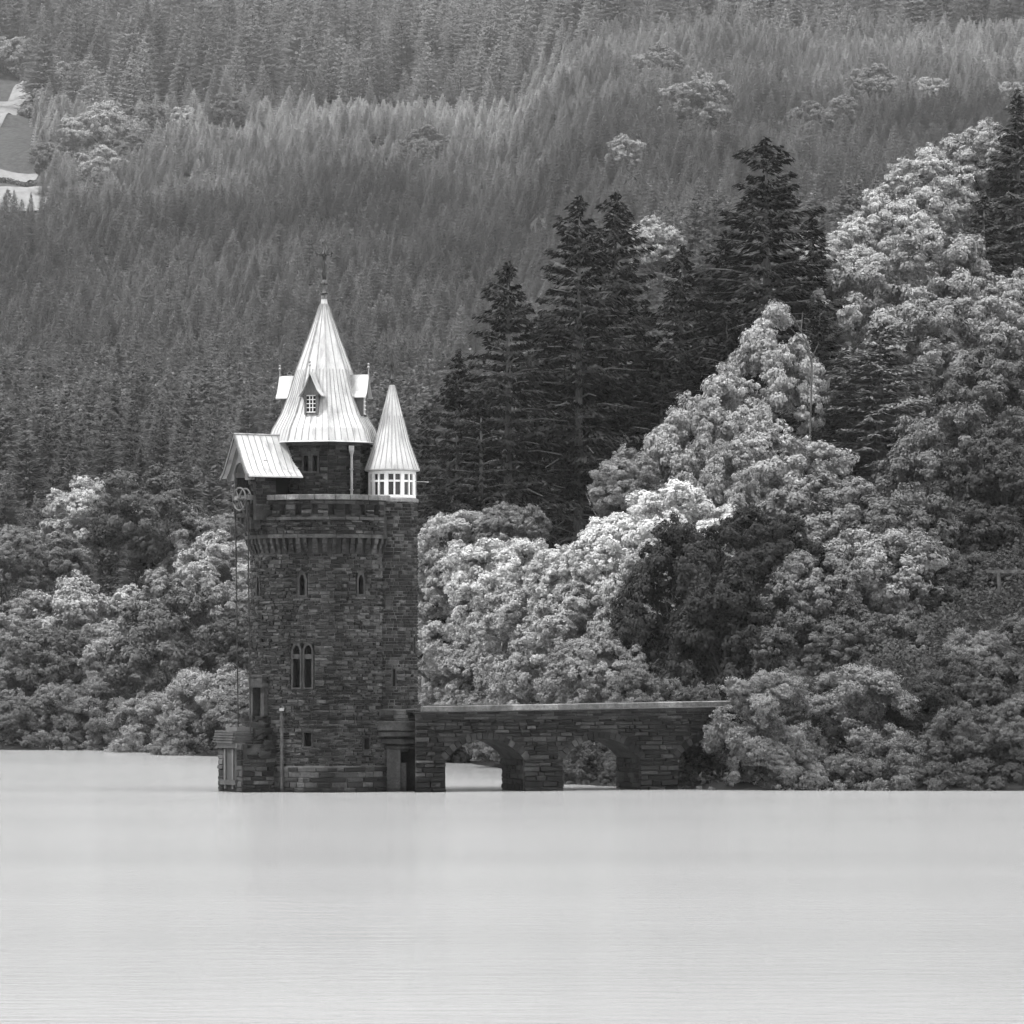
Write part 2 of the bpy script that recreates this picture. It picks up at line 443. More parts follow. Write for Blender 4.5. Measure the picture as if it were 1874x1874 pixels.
# openings
for a, z0, z1 in LANC: opening(tower, RZ(a, *P(RM, a, z0)), .34, z1 - z0, .38, .15, .07, .55)
for a, z0, z1 in TW: opening(tower, RZ(a, *P(RM, a, z0)), .46, z1 - z0, .34, .12, .09, .55, mullion=(zf(1206) - z0, zf(1197) - z0))
for a, z0, z1, w_ in LOW: opening(tower, RZ(a, *P(RM, a, z0)), w_, z1 - z0, 0, .10, .05, .5)
# doorway with a heavy lintel
M = RZ(A_H, *P(RM, A_H, 0))
mb = MB(); z0, z1 = zf(1312), zf(1258)
mb.box(-1.05, -.55, -.2, .35, z0, z1, M, j=.02); mb.box(.55, 1.05, -.2, .35, z0, z1, M, j=.02)
d = mb.build('doorway', M_dress, tower)
mb = MB(); mb.box(-.56, .56, .3, .36, z0 - .1, z1 + .05, M); mb.build('door', M_void, d)
mb = MB()
mb.box(-1.15, 1.15, -.42, .3, z1, z1 + .28, M, j=.02); mb.build('lintel', M_dress, d)
mb = MB(); mb.box(-1.0, 1.0, -.3, .3, z1 + .283, z1 + .62, M, j=.02); mb.build('lintel', M_dress, d)
mb = MB(); mb.box(-1.15, 1.15, -.36, .3, z1 + .623, z1 + .78, M, j=.02); mb.build('lintel', M_dress, d)

# corbel table, gallery wall and pierced parapet
RP = 4.9
ZC0, ZC1, ZG, ZL, ZP1, ZTOP = zf(1012), zf(984), zf(972), zf(949), zf(917), zf(905)
turfree = lambda a, r: math.hypot(r * math.sin(a) - TC[0], -r * math.cos(a) - TC[1]) > RT - .1
k = -112
while k < 62:
    a = R(k)
    if turfree(a, RP):
        mb = MB(); M = RZ(a, *P(RM, a, 0)); j = random.uniform(-.03, .03)
        prof = [(.1, ZC0 + j), (-.10, ZC0 + .02 + j), (-.16, ZC0 + .22), (-.24, ZC0 + .30), (-.26, ZC0 + .52), (-.36, ZC0 + .62), (-.40, ZC1), (.1, ZC1)]
        n = len(prof)
        cw = random.uniform(.08, .17); mb.add([(-cw, y + random.uniform(-.03, .03), z) for y, z in prof] + [(cw * random.uniform(.8, 1.1), y + random.uniform(-.03, .03), z) for y, z in prof], [tuple(range(n - 1, -1, -1)), tuple(range(n, 2 * n))] + [(i, (i + 1) % n, n + (i + 1) % n, n + i) for i in range(n)], M)
        mb.build('corbel', random.choice((M_sur, M_sur, M_dress)), tower)
    k += random.uniform(4.9, 7.4)
mb = MB(); mb.lathe([(RM + .03, ZC0 - .05), (RM + .03, ZC1)], 72); mb.build('corbel_shade_band', M_joint, tower)  # dark band painted for the shade between the corbels
ph = []
for i in range(-3, 9):
    a = R(-40.5 + 12.1 * i)
    if -2 < i: ph.append(hole(a, RP, .38, zf(942), zf(923)))
gal = MB()
cyl_wall(gal, (0, 0), RP, ZC1, ZTOP - .3, ph, 72, depth=.36)
cyl_wall(gal, (0, 0), RP - .36, ZC1, ZTOP - .3, [], 72, reveal=False)  # inner face left unpierced, added to keep the openings dark
gal.lathe([(RM - .3, ZC1), (RP, ZC1)], 72)
gal.build('gallery_wall', M_joint, tower)
stone_cylinder(stones, (0, 0), RP, ZC1 + .24, ZL - .1, R(-118), R(52), ph, keep=lambda x, y, z: tur(x, y) > RT)
stone_cylinder(stones, (0, 0), RP, ZL + .12, zf(923) - .38, R(-118), R(52), ph, (.2, .3), (.4, .6), keep=lambda x, y, z: tur(x, y) > RT)
stone_cylinder(stones, (0, 0), RP, zf(942), zf(923), R(-118), R(52), ph, (.28, .34), (.5, .8), (.04, .06), keep=lambda x, y, z: tur(x, y) > RT)
stone_cylinder(stones, (0, 0), RP, zf(923), ZTOP - .36, R(-118), R(52), [], (.2, .3), (.4, .8), (.04, .06), keep=lambda x, y, z: tur(x, y) > RT)
def ring(name, r0, r1, z0, z1, mat, seg=26, a0=-118, a1=64, own=True):
    # a band of separate curved blocks
    a = R(a0)
    while a < R(a1):
        da = random.uniform(.16, .3)
        am = a + da / 2
        if math.hypot(r1 * math.sin(am) - TC[0], -r1 * math.cos(am) - TC[1]) > RT + .1 or r1 < 4:
            mb = MB(); q = [a + .004, am, a + da - .004]; j = random.uniform(-.015, .015)
            vs = []
            for b in q: vs += [P(r0, b, z0), P(r1 + j, b, z0 + .01), P(r1 + j, b, z1 - .02), P(r1 - .04 + j, b, z1), P(r0, b, z1)]
            fs = [(0, 1, 2, 3, 4), (14, 13, 12, 11, 10)]
            for i in range(2):
                for e in range(5): fs.append((i * 5 + e, i * 5 + 5 + e, i * 5 + 5 + (e + 1) % 5, i * 5 + (e + 1) % 5))
            mb.add(vs, fs); mb.build(name, mat, tower)
        a += da
ring('string_course_block', RM, RP + .12, ZC1 - .02, ZC1 + .22, M_dress)
ring('string_course_block', RP - .1, RP + .16, ZL - .09, ZL + .10, M_dress)
ring('coping_block', RP - .5, RP + .14, ZTOP - .32, ZTOP, M_coping)
mb = MB(); mb.lathe([(.5, 17.0), (RP - .36, 17.0)], 48); mb.build('walkway', M_dress, tower)

# octagonal upper drum
A8 = [R(7.5 + 45 * k) for k in range(8)]
RD, ZE = 2.95, zf(810, .0343)
def octa(mb, prof, mi=0):
    vs = [P(r, a, z) for r, z in prof for a in A8]
    mb.add(vs, [(i * 8 + k, i * 8 + (k + 1) % 8, (i + 1) * 8 + (k + 1) % 8, (i + 1) * 8 + k) for i in range(len(prof) - 1) for k in range(8)], None, mi)
apo = math.cos(R(22.5))
mb = MB()
wzs = (zf(862, .0342), zf(833, .0342))
for k in range(8):
    am = R(-15 + 45 * k); M = RZ(am, *P(RD * apo, am, 0)); hf = RD * math.sin(R(22.5))
    if k: mb.add([(-hf, 0, 16.9), (hf, 0, 16.9), (hf, 0, ZE + .1), (-hf, 0, ZE + .1)], [(0, 1, 2, 3)], M); continue
    for x0, x1, z0, z1 in ((-hf, -.56, 16.9, ZE + .1), (.56, hf, 16.9, ZE + .1), (-.56, .56, 16.9, wzs[0] - .1), (-.56, .56, wzs[1] + .1, ZE + .1)):
        mb.add([(x0, 0, z0), (x1, 0, z0), (x1, 0, z1), (x0, 0, z1)], [(0, 1, 2, 3)], M)
mb.build('upper_drum', M_joint, tower)
for k in range(8):
    am = R(-15 + 45 * k)
    if not -100 < math.degrees((am + math.pi) % (2 * math.pi) - math.pi) < 100: continue
    half = RD * math.sin(R(22.5))
    M = RZ(am, *P(RD * apo, am, 0))
    bl = (lambda p, q: [(-.56, .56)] if p < wzs[1] + .1 and q > wzs[0] - .1 else []) if k == 0 else (lambda p, q: [])
    stone_plane(stones, M, -half, half, 17.6, ZE - .18, bl, (.15, .24), (.3, .7), (.04, .09))
    mb = MB(); mb.box(-half, half, -.14, .1, ZE - .17, ZE, M); mb.build('cornice', M_dress, tower)
M = RZ(A_WIN, *P(RD * apo, A_WIN, 0))
for dx in (-.29, .29):
    Mw = RZ(A_WIN, *(M @ Vector((dx, -.04, wzs[0]))))
    opening(tower, Mw, .32, wzs[1] - wzs[0], 0, .12, .06, .5)

# main spire: bell-cast octagon with standing seams
PROF = [(3.62, ZE + .02), (3.56, ZE + .1), (3.27, zf(786, .0345)), (2.72, zf(760, .0346)), (2.24, zf(725, .0346)), (1.76, zf(678, .0346)), (.97, zf(617, .0346)), (.22, zf(556, .0346)), (.17, zf(545, .0346))]
mb = MB(); octa(mb, [(RD - .1, ZE + .02)] + PROF); roof = mb.build('spire_roof', M_roof, tower)
mb = MB()
for k in range(8):
    a0, a1 = A8[k], A8[(k + 1) % 8] + (2 * math.pi if k == 7 else 0)
    for i in range(0, 6):
        t = i / 6
        top = 7 if i in (0, 3) else 5
        pts = []
        for r, z in PROF[1:1 + top]:
            p0, p1 = Vector(P(r, a0, z)), Vector(P(r, a1, z)); q = p0.lerp(p1, t)
            q += Vector((q.x, q.y, 0)).normalized() * .015
            pts.append(q)
        r_ = .06 if i == 0 else .019
        mb.path(pts, [r_] * len(pts), 4)
mb.build('standing_seams', M_seam, roof)
# finial and weather vane
def lathe_part(name, prof, mat, parent, c=(0, 0), n=12, smooth=True):
    mb = MB(); mb.lathe(prof, n, c); return mb.build(name, mat, parent, smooth)
z = lambda py: zf(py, .0346)
fb = lathe_part('finial_base', [(.2, z(547)), (.2, z(540)), (.09, z(537)), (.09, z(522)), (.16, z(519)), (.13, z(513)), (.07, z(511)), (0, z(510))], M_rust, tower)
for py in (537, 519.5): lathe_part('finial_disc', [(.05, z(py + 1.6)), (.26, z(py + .8)), (.26, z(py - .5)), (.05, z(py - 1.6))], M_iron, fb)
vane = lathe_part('weather_vane', [(.11, z(512)), (.17, z(500)), (.11, z(496)), (.19, z(484)), (.10, z(480)), (.085, z(470)), (.17, z(468)), (.21, z(466)), (.17, z(463)), (.08, z(461)), (.06, z(444)), (0, z(440))], M_iron, tower)
zc = z(466)
for a in (0, math.pi / 2):
    for sg in (-1, 1):
        dx, dy = sg * math.cos(a + .1), sg * math.sin(a + .1); mb = MB()
        mb.tube((0, 0, zc), (.45 * dx, .45 * dy, zc), .035)
        mb.tube((.45 * dx, .45 * dy, zc - .12), (.45 * dx, .45 * dy, zc + .13), .04); mb.tube((.45 * dx, .45 * dy, zc + .11), (.58 * dx, .58 * dy, zc + .11), .035)
        mb.build('direction_arm', M_iron, vane)
mb = MB(); mb.add([(-.13, 0, z(444)), (.02, 0, z(441.5)), (.02, 0, z(447)), (-.1, .02, z(447))], [(0, 1, 2, 3)]); mb.build('vane_flag', M_iron, vane)

# dormers on four faces
ZR, ZV, ZS = zf(682, .0343), zf(723, .0343), zf(752, .0343)
for k in range(4):
    a = A_WIN + k * math.pi / 2
    M = RZ(a)
    dm = MB()
    f, hw = 2.72, .44
    dm.box(-hw, -hw + .14, -f, -1.2, ZS - .25, ZV + .05, M); dm.box(hw - .14, hw, -f, -1.2, ZS - .25, ZV + .05, M)
    dm.add([(-hw - .12, -f - .02, ZV), (hw + .12, -f - .02, ZV), (0, -f - .02, ZR - .12)], [(0, 1, 2)], M)
    dm.box(-hw - .06, hw + .06, -f - .05, -1.2, ZV - .02, ZV + .06, M)
    dor = dm.build('dormer', M_timber, tower)
    rf = MB()
    for s in (-1, 1):
        e = [(0, ZR), (s * .22, ZR - .55), (s * .46, ZR - 1.08), (s * .76, ZV - .03)]
        for (x0, z0), (x1, z1) in zip(e[:-1], e[1:]):
            rf.add([(x0, -f - .26, z0), (x1, -f - .26, z1), (x1, -.5, z1), (x0, -.5, z0), (x0, -f - .26, z0 - .07), (x1, -f - .26, z1 - .07), (x1, -.5, z1 - .07), (x0, -.5, z0 - .07)],
                   [(0, 1, 2, 3), (7, 6, 5, 4), (0, 4, 5, 1), (3, 2, 6, 7), (0, 3, 7, 4), (1, 5, 6, 2)], M)
    rf.build('dormer_roof', M_roof, dor)
    fr = MB(); z0, z1 = ZS - .06, ZV - .05; wv = .30
    fr.box(-wv - .05, wv + .05, -f + .02, -f + .12, z0 - .06, z0, M); fr.box(-wv - .05, wv + .05, -f + .02, -f + .12, z1 - .03, z1 + .03, M)
    fr.box(-wv - .05, -wv, -f + .02, -f + .12, z0, z1, M); fr.box(wv, wv + .05, -f + .02, -f + .12, z0, z1, M)
    for i in (1, 2): x = -wv + 2 * wv * i / 3; fr.box(x - .025, x + .025, -f + .03, -f + .10, z0, z1, M)
    for i in (1, 2, 3): zz = z0 + (z1 - z0) * i / 4; fr.box(-wv, wv, -f + .034, -f + .096, zz - .025, zz + .025, M)
    win = fr.build('window_frame', M_white, dor)
    for i in range(3):
        for jj in range(4):
            pn = MB(); x0 = -wv + 2 * wv * i / 3 + .03; zz = z0 + (z1 - z0) * jj / 4 + .03
            pn.add([(x0, -f + .09, zz), (x0 + 2 * wv / 3 - .06, -f + .09, zz), (x0 + 2 * wv / 3 - .06, -f + .09, zz + (z1 - z0) / 4 - .06), (x0, -f + .09, zz + (z1 - z0) / 4 - .06)], [(0, 1, 2, 3)], M)
            pn.build('pane', M_void, dor)
    bk = MB(); bk.box(-hw + .1, hw - .1, -f + .2, -f + .3, ZS - .3, ZV, M); bk.build('dormer_back', M_iron, dor)
    fn = MB(); q = M @ Vector((0, -f - .22, 0)); fn.lathe([(.04, ZR - .05), (.03, ZR + .35), (.1, ZR + .45), (.03, ZR + .55), (.1, ZR + .66), (0, ZR + .72)], 6, (q.x, q.y)); fn.build('dormer_finial', M_pipe, dor)

# downpipe on the drum
a = R(38); x, y, _ = P(2.98, a, 0)
mb = MB(); mb.tube((x, y, 17.1), (x, y, ZE - .5), .085); mb.box(x - .16, x + .16, y - .2, y + .12, ZE - .55, ZE - .2); mb.tube((x, y, ZE - .75), (x, y, ZE - .5), .1, .17)
for zz in (18.9, 20.2): mb.box(x - .12, x + .12, y - .11, y + .1, zz, zz + .06)
mb.build('downpipe', M_pipe, tower)

# hoist house, axis towards A_H  (local frame: x = lateral, -y = outward)
M = RZ(A_H)
ZRi, ZEv = zf(795, .0342), zf(871, .0341)
rf = MB(); P0, P1 = 2.5, 6.3
EV = [(0, ZRi), (.5, ZRi - .78), (1.0, ZRi - 1.52), (1.5, ZEv + .38), (1.98, ZEv)]
for s in (-1, 1):
    for (x0, z0), (x1, z1) in zip(EV[:-1], EV[1:]):
        rf.add([(s * x0, -P1, z0), (s * x1, -P1, z1), (s * x1, -P0, z1), (s * x0, -P0, z0), (s * x0, -P1, z0 - .09), (s * x1, -P1, z1 - .09), (s * x1, -P0, z1 - .09), (s * x0, -P0, z0 - .09)],
               [(0, 1, 2, 3), (7, 6, 5, 4), (0, 4, 5, 1), (3, 2, 6, 7), (0, 3, 7, 4), (1, 5, 6, 2)], M)
hr = rf.build('hoist_house_roof', M_roof, tower)
mb = MB()
for s in (-1, 1):
    p = P1 - .05
    while p > 2.6:
        pts = [M @ Vector((s * (x + .01), -p, z0 + .012)) for x, z0 in EV]; mb.path(pts, [.035] * len(pts), 4); p -= .42
mb.path([M @ Vector((0, -P1 - .08, ZRi + .03)), M @ Vector((0, -P0, ZRi + .03))], [.06, .06], 5)
mb.build('standing_seams', M_seam, hr)
mb = MB()                                        # gable board with an arched opening
g = -5.95; ow, oz = .78, ZEv + .12; ocr = zf(846, .0341)
N = 28
def gz(x):
    x = abs(x)
    for (x0, z0), (x1, z1) in zip(EV[:-1], EV[1:]):
        if x0 <= x <= x1: return z0 + (z1 - z0) * (x - x0) / (x1 - x0) - .1
    return ZEv
for i in range(N):
    x0, x1 = -1.8 + 3.6 * i / N, -1.8 + 3.6 * (i + 1) / N
    def bot(x): return ZEv - .25 if abs(x) > ow else oz + (ocr - oz) * math.sqrt(max(0, 1 - (x / ow) ** 2))
    xm = (x0 + x1) / 2
    b0, b1 = (ZEv - .25, ZEv - .25) if abs(xm) > ow else (bot(x0), bot(x1))
    t0, t1 = gz(x0), gz(x1)
    if t0 <= b0 and t1 <= b1: continue
    mb.add([(x0, g, b0), (x1, g, b1), (x1, g, t1), (x0, g, t0), (x0, g + .16, b0), (x1, g + .16, b1), (x1, g + .16, t1), (x0, g + .16, t0)],
           [(0, 1, 2, 3), (7, 6, 5, 4), (0, 4, 5, 1), (0, 3, 7, 4), (1, 5, 6, 2)], M)
gable = mb.build('gable', M_timber, tower)
mb = MB()
for s in (-1, 1):
    for (x0, z0), (x1, z1) in zip(EV[:-1], EV[1:]):
        mb.add([(s * x0, -P1 - .06, z0 + .03), (s * x1, -P1 - .06, z1 + .03), (s * x1, -P1 - .06, z1 - .2), (s * x0, -P1 - .06, z0 - .2), (s * x0, -P1 + .02, z0 + .03), (s * x1, -P1 + .02, z1 + .03), (s * x1, -P1 + .02, z1 - .2), (s * x0, -P1 + .02, z0 - .2)],
               [(0, 1, 2, 3), (7, 6, 5, 4), (0, 4, 5, 1), (3, 2, 6, 7)], M)
mb.build('bargeboard', M_timber, gable)
# hoist house walls
ZF = 17.0
def qwall(mb, x0, x1, p0, p1, z0, z1): mb.box(x0, x1, -p1, -p0, z0, z1, M)
mb = MB(); wq = 1.46
qwall(mb, wq - .35, wq, 4.15, 5.55, ZF, ZEv - .02); qwall(mb, -wq, -wq + .35, 2.6, 5.55, ZF, ZEv - .02)
qwall(mb, wq - .352, wq + .003, 5.551, 5.9, ZEv - .55, ZEv - .02)
qwall(mb, wq - .353, wq - .006, 5.551, 5.74, ZEv - .95, ZEv - .551)
mb.build('hoist_house_wall', M_joint, tower)
mb = MB(); qwall(mb, -wq + .36, wq - .9, 2.7, 4.5, ZF, ZEv + .2); qwall(mb, -wq + .36, wq - .36, 4.52, 4.8, ZF, ZEv + 1.0); mb.build('hoist_house_shade_infill', M_void, tower)  # near-black infill painted for the shade inside the hoist house
Mw = M @ RZ(R(90), wq, 0, 0)       # outward = +x of the hoist frame
stone_plane(stones, Mw, -5.55, -4.15, 17.6, ZEv - .05, lambda p, q: [], (.15, .24), (.3, .6), (.04, .08), 1.0)
stone_plane(stones, Mw, -5.9, -5.56, ZEv - .55, ZEv - .05, lambda p, q: [], (.2, .26), (.3, .4), (.03, .05), 1.0)

# hoist bay of the parapet
mb = MB(); qwall(mb, -.95, .95, 4.3, 5.75, zf(945), zf(905) - .3); mb.build('hoist_bay', M_joint, tower)
bq = []
stone_plane(bq, M @ RZ(R(90), .95, 0, 0), -5.75, -4.5, zf(945), zf(905) - .3, lambda p, q: [], (.2, .28), (.35, .7), (.03, .06))
stone_plane(bq, M @ RZ(0, 0, -5.75, 0), -.95, .95, zf(945), zf(905) - .3, lambda p, q: [], (.2, .28), (.35, .7), (.03, .06))
stones += bq
mb = MB(); qwall(mb, -1.1, 1.08, 4.35, 5.85, zf(905) - .297, zf(905) + .003); mb.build('coping_block', M_coping, tower)
for s in (-.7, .0, .7):
    mb = MB(); qwall(mb, s - .14, s + .14, 4.5, 5.55, zf(956), zf(945) - .003); mb.build('corbel', M_dress, tower)
    mb = MB(); qwall(mb, s - .12, s + .12, 4.5, 5.2, zf(966), zf(956) - .003); mb.build('corbel', M_dress, tower)
# hoist wheel with spokes and cables
wc = M @ Vector((.42, -6.15, zf(912)))
an = R(-52); nrm = Vector((math.sin(an), -math.cos(an), 0)); tng = Vector((math.cos(an), math.sin(an), 0)); up = Vector((0, 0, 1))
wheel = None
for off, rr in ((0.0, .70), (-.42, .66)):
    mb = MB(); n = 28; pts = [wc + nrm * off + tng * (rr * math.cos(2 * math.pi * i / n)) + up * (rr * math.sin(2 * math.pi * i / n)) for i in range(n + 1)]
    mb.path(pts, [.055] * (n + 1), 6)
    o = mb.build('hoist_wheel', M_rust, tower)
    for i in range(6):
        a = 2 * math.pi * i / 6 + .1 + off
        sp = MB(); sp.tube(wc + nrm * off, wc + nrm * off + tng * (rr * math.cos(a)) + up * (rr * math.sin(a)), .045, .035, 5); sp.build('spoke', M_rust, o)
    hb = MB(); hb.tube(wc + nrm * (off - .1), wc + nrm * (off + .1), .12, .12, 8); hb.build('hub', M_rust, o)
mb = MB(); mb.tube(wc - nrm * .9, wc + nrm * .2, .06, .06, 6)
mb.tube(wc - nrm * .55 - up * .0, wc - nrm * .55 - up * 1.0, .07, .07, 5); mb.tube(wc + nrm * .14, wc + nrm * .14 - up * .9 - nrm * .5, .05, .05, 5)
mb.build('wheel_bracket', M_rust, tower)
for s, zb in ((-1, 4.15), (1, 4.0)):
    top = wc + tng * (s * .70 if s > 0 else -.66) - up * .05
    mb = MB(); mb.tube(top, (top.x + .12, top.y, zf(952)), .075, .06, 6); mb.tube((top.x + .12, top.y, zf(952)), (top.x + .28, top.y, zb), .045, .045, 6)
    mb.tube((top.x + .28, top.y, zb - .3), (top.x + .28, top.y, zb + .3), .06, .04, 6); mb.build('cable', M_iron, tower)

# stair turret
SL = [(R(-20), zf(1112), zf(1079), .14), (R(6), zf(1256), zf(1224), .14), (R(62), zf(1196), zf(1166), .14)]
th = [hole(a, RT, w_ + .16, z0 - .08, z1 + .08) for a, z0, z1, w_ in SL]
ZT0, ZT1 = zf(1297), zf(915)
mb = MB(); cyl_wall(mb, TC, RT, ZT0 - .25, ZT1, th, 40); mb.build('turret_shaft', M_mortar, tower)
ts = []
stone_cylinder(stones, TC, RT, ZT0, ZT1, R(-75), R(140), th, (.15, .25), (.26, .55), (.035, .07), keep=lambda x, y, z: math.hypot(x, y) > (RP if z > ZC1 else RM) - .02)
for a, z0, z1, w_ in SL:
    opening(tower, RZ(a, TC[0] + RT * math.sin(a), TC[1] - RT * math.cos(a), z0), w_, z1 - z0, 0, .08, .05, .3)
# corbelled foot of the turret
BC = (4.66, -1.55)
for r0, r1, z0, z1, m in ((1.62, 1.80, zf(1318), zf(1298), M_dress), (1.60, 1.96, zf(1338), zf(1320), M_dress), (1.5, 1.86, zf(1349), zf(1339.5), M_dress), (1.25, 1.52, zf(1362), zf(1353), M_dress), (.9, 1.14, zf(1373), zf(1366), M_dress)):
    mb = MB(); mb.lathe([(r0 - .3, z0), (r1 - .06, z0), (r1, z0 + .06), (r1, z1 - .05), (r1 - .04, z1), (r0 - .3, z1)], 40, BC); mb.build('corbel_ring', m, tower)
mb = MB(); mb.lathe([(.7, zf(1378)), (.82, zf(1368)), (1.0, zf(1362)), (1.2, zf(1350)), (1.42, zf(1346)), (1.45, zf(1336)), (1.6, zf(1298))], 40, BC); mb.build('turret_foot', M_joint, tower)
fs_ = []
stone_cylinder(stones, BC, 1.79, zf(1336), zf(1299), R(-80), R(120), [], (.2, .3), (.5, .9), (.03, .05), keep=lambda x, y, z: math.hypot(x, y) > RM)
mb = MB(); mb.box(BC[0] - .62, BC[0] + .25, BC[1] - 1.0, BC[1] + 1.2, -2, zf(1372)); mb.box(BC[0] - .95, BC[0] + .6, BC[1] - .75, BC[1] + 1.2, -2, zf(1398)); mb.build('foot_pilaster', M_plinth, tower)
# timber lantern of the turret
ZN0, ZN1 = zf(911, .0342), zf(858, .0342)
RL = 1.46; NL = 12
LA = [R(-165 + 15 + 30 * k) for k in range(NL)]
def T(r, a, z_): return (TC[0] + r * math.sin(a), TC[1] - r * math.cos(a), z_)
mb = MB(); mb.lathe([(RT + .06, ZT1 - .05), (RT + .1, ZT1 + .0), (RT + .1, ZN0 - .02), (RL, ZN0 + .06), (RL - .2, ZN0 + .06)], 36, TC); mb.build('lantern_sill', M_coping, tower)
mb = MB()
mb.lathe([(RL - .1, ZN0 + .05), (RL + .03, ZN0 + .05), (RL + .03, ZN0 + .22), (RL - .1, ZN0 + .22)], 36, TC)
zm = zf(879, .0342)
mb.lathe([(RL - .1, zm - .06), (RL + .02, zm - .06), (RL + .02, zm + .06), (RL - .1, zm + .06)], 36, TC)
mb.lathe([(RL - .1, ZN1 - .28), (RL + .03, ZN1 - .28), (RL + .05, ZN1), (RL - .1, ZN1)], 36, TC)
lan = mb.build('lantern_frame', M_white, tower)
for k in range(18):
    a = R(-180 + 20 * k + 7)
    big = k % 2 == 0
    mb = MB(); ww = .13 if big else .055
    mb.box(-ww, ww, -.05, .1, ZN0 + .2, ZN1 - .2, RZ(a, *T(RL, a, 0))); mb.build('mullion', M_white, lan)
    pm = MB(); a2 = a + R(10); hwid = .17
    for z0, z1 in ((ZN0 + .2, zm - .05), (zm + .05, ZN1 - .26)):
        pm = MB(); pm.box(-hwid - .05, hwid + .05, .06, .09, z0, z1, RZ(a2, *T(RL, a2, 0))); pm.build('pane', M_pane, lan)
mb = MB(); mb.lathe([(0, ZN0 + .1), (RL - .5, ZN0 + .1), (RL - .5, ZN1)], 20, TC); mb.build('lantern_core', M_timber, lan)
CP = [(1.45, ZN1 - .12), (1.74, ZN1 - .05), (1.74, ZN1 + .04), (1.46, zf(836, .0343)), (1.10, zf(807, .0343)), (.68, zf(760, .0343)), (.17, zf(703, .0343)), (.1, zf(697, .0343))]
mb = MB(); mb.lathe(CP, 40, TC); cone = mb.build('turret_roof', M_roof, tower, True)
mb = MB()
for k in range(28):
    a = 2 * math.pi * k / 28
    e = 6 if k % 2 == 0 else 5
    pts = [Vector(T(r + .012, a, zz)) for r, zz in CP[2:2 + e - 1]]; mb.path(pts, [.022] * len(pts), 4)
mb.build('standing_seams', M_seam, cone)
lathe_part('turret_finial', [(.16, zf(706, .0343)), (.18, zf(700, .0343)), (.08, zf(696, .0343)), (.26, zf(693, .0343)), (.09, zf(690, .0343)), (.075, zf(668, .0343)), (.12, zf(666, .0343)), (.065, zf(660, .0343)), (.055, zf(640, .0343)), (0, zf(634, .0343))], M_iron, tower, TC, 8)
mb = MB(); mb.tube(T(RL, R(78), zm), T(RL + .9, R(78), zm - .05), .03); mb.build('lamp_bracket', M_pipe, tower)
# spout pipe at the water side
a = R(-30.2); x, y, _ = P(RM + .28, a, 0)
mb = MB(); mb.tube((x, y, -.6), (x, y, zf(1300)), .10, .09); gp = mb.build('gauge_pipe', M_dress, tower)
mb = MB(); mb.box(x - .14, x + .14, y - .14, y + .14, zf(1301), zf(1296)); mb.build('pipe_cap', M_pipe, gp)

# landing pier with the sluice gate
M = RZ(A_H)
mb = MB(); qwall(mb, -1.7, 1.7, 3.2, 6.55, -2, 3.0); qwall(mb, -1.45, 1.2, 3.2, 5.3, 3.0, 3.6); mb.build('landing_pier', M_joint, tower)
lp = []
gatew = .95
stone_plane(lp, M @ RZ(0, 0, -6.55, 0), -1.7, 1.7, -.3, 3.0, lambda p, q: [(-gatew, gatew)], (.26, .42), (.5, .8), (.06, .14), 1.4)
stone_plane(lp, M @ RZ(R(90), 1.7, 0, 0), -6.55, -4.3, -.3, 2.1, lambda p, q: [], (.2, .36), (.5, 1.1), (.05, .16), 1.4)
stone_plane(lp, M @ RZ(R(90), 1.5, 0, 0), -6.3, -3.9, 2.1, 3.2, lambda p, q: [], (.2, .34), (.4, .9), (.1, .32), 1.4)
stone_plane(lp, M @ RZ(R(90), 1.25, 0, 0), -5.6, -3.9, 3.2, 3.9, lambda p, q: [], (.2, .34), (.4, .9), (.1, .36), 1.4)
stones += lp
for i, (p0, p1, q0, q1, z0, z1) in enumerate([(4.1, 5.1, -1.3, 1.45, 3.6, 3.95), (4.1, 4.85, -1.2, 1.3, 3.953, 4.3), (4.1, 4.6, -1.1, 1.2, 4.303, 4.6), (5.1, 5.5, .2, 1.5, 3.3, 3.62), (4.6, 5.1, .9, 1.8, 2.9, 3.2), (4.2, 4.7, 1.1, 1.9, 3.203, 3.5), (4.75, 5.5, 1.2, 1.95, 2.2, 2.5)]):
    mb = MB(); mb.box(q0, q1, -p1, -p0, z0, z1, M, j=.09); mb.build('rough_block', M_bstone, tower)
mb = MB(); mb.box(-gatew, gatew, -6.62, -6.5, .75, 2.7, M); gate = mb.build('sluice_gate', M_gate, tower)
for s in (-.55, .55):
    mb = MB(); mb.box(s - .1, s + .1, -6.72, -6.623, .2, 2.7, M); mb.build('gate_post', M_timber, gate)
mb = MB(); mb.box(-gatew - .15, gatew + .15, -6.8, -6.5, .45, .75, M); mb.build('gate_sill', M_dress, gate)
mb = MB(); mb.box(-1.5, 1.3, -6.8, -5.4, 2.75, 3.05, M); mb.build('deck_beam', M_timber, gate)
for i in range(5):
    mb = MB(); zz = 3.07 + .165 * i; mb.box(-1.75 + .02 * i, 1.05, -6.98 + .03 * i, -6.86 + .03 * i, zz, zz + .10, M, j=.012); mb.build('slat', M_dress, gate)
    mb = MB(); mb.box(1.05, 1.17, -6.95 + .03 * i, -5.4, zz, zz + .10, M, j=.012); mb.build('slat', M_dress, gate)
mb = MB(); mb.box(-1.7, 1.04, -6.8, -5.3, 3.06, 3.72, M); mb.build('deck', M_timber, gate)
mb = MB(); mb.box(-1.0, .3, -6.3, -5.2, 3.723, 4.05, M, j=.03); mb.build('winch_box', M_timber, gate)
finish_stones(tower, stones, M_stone)

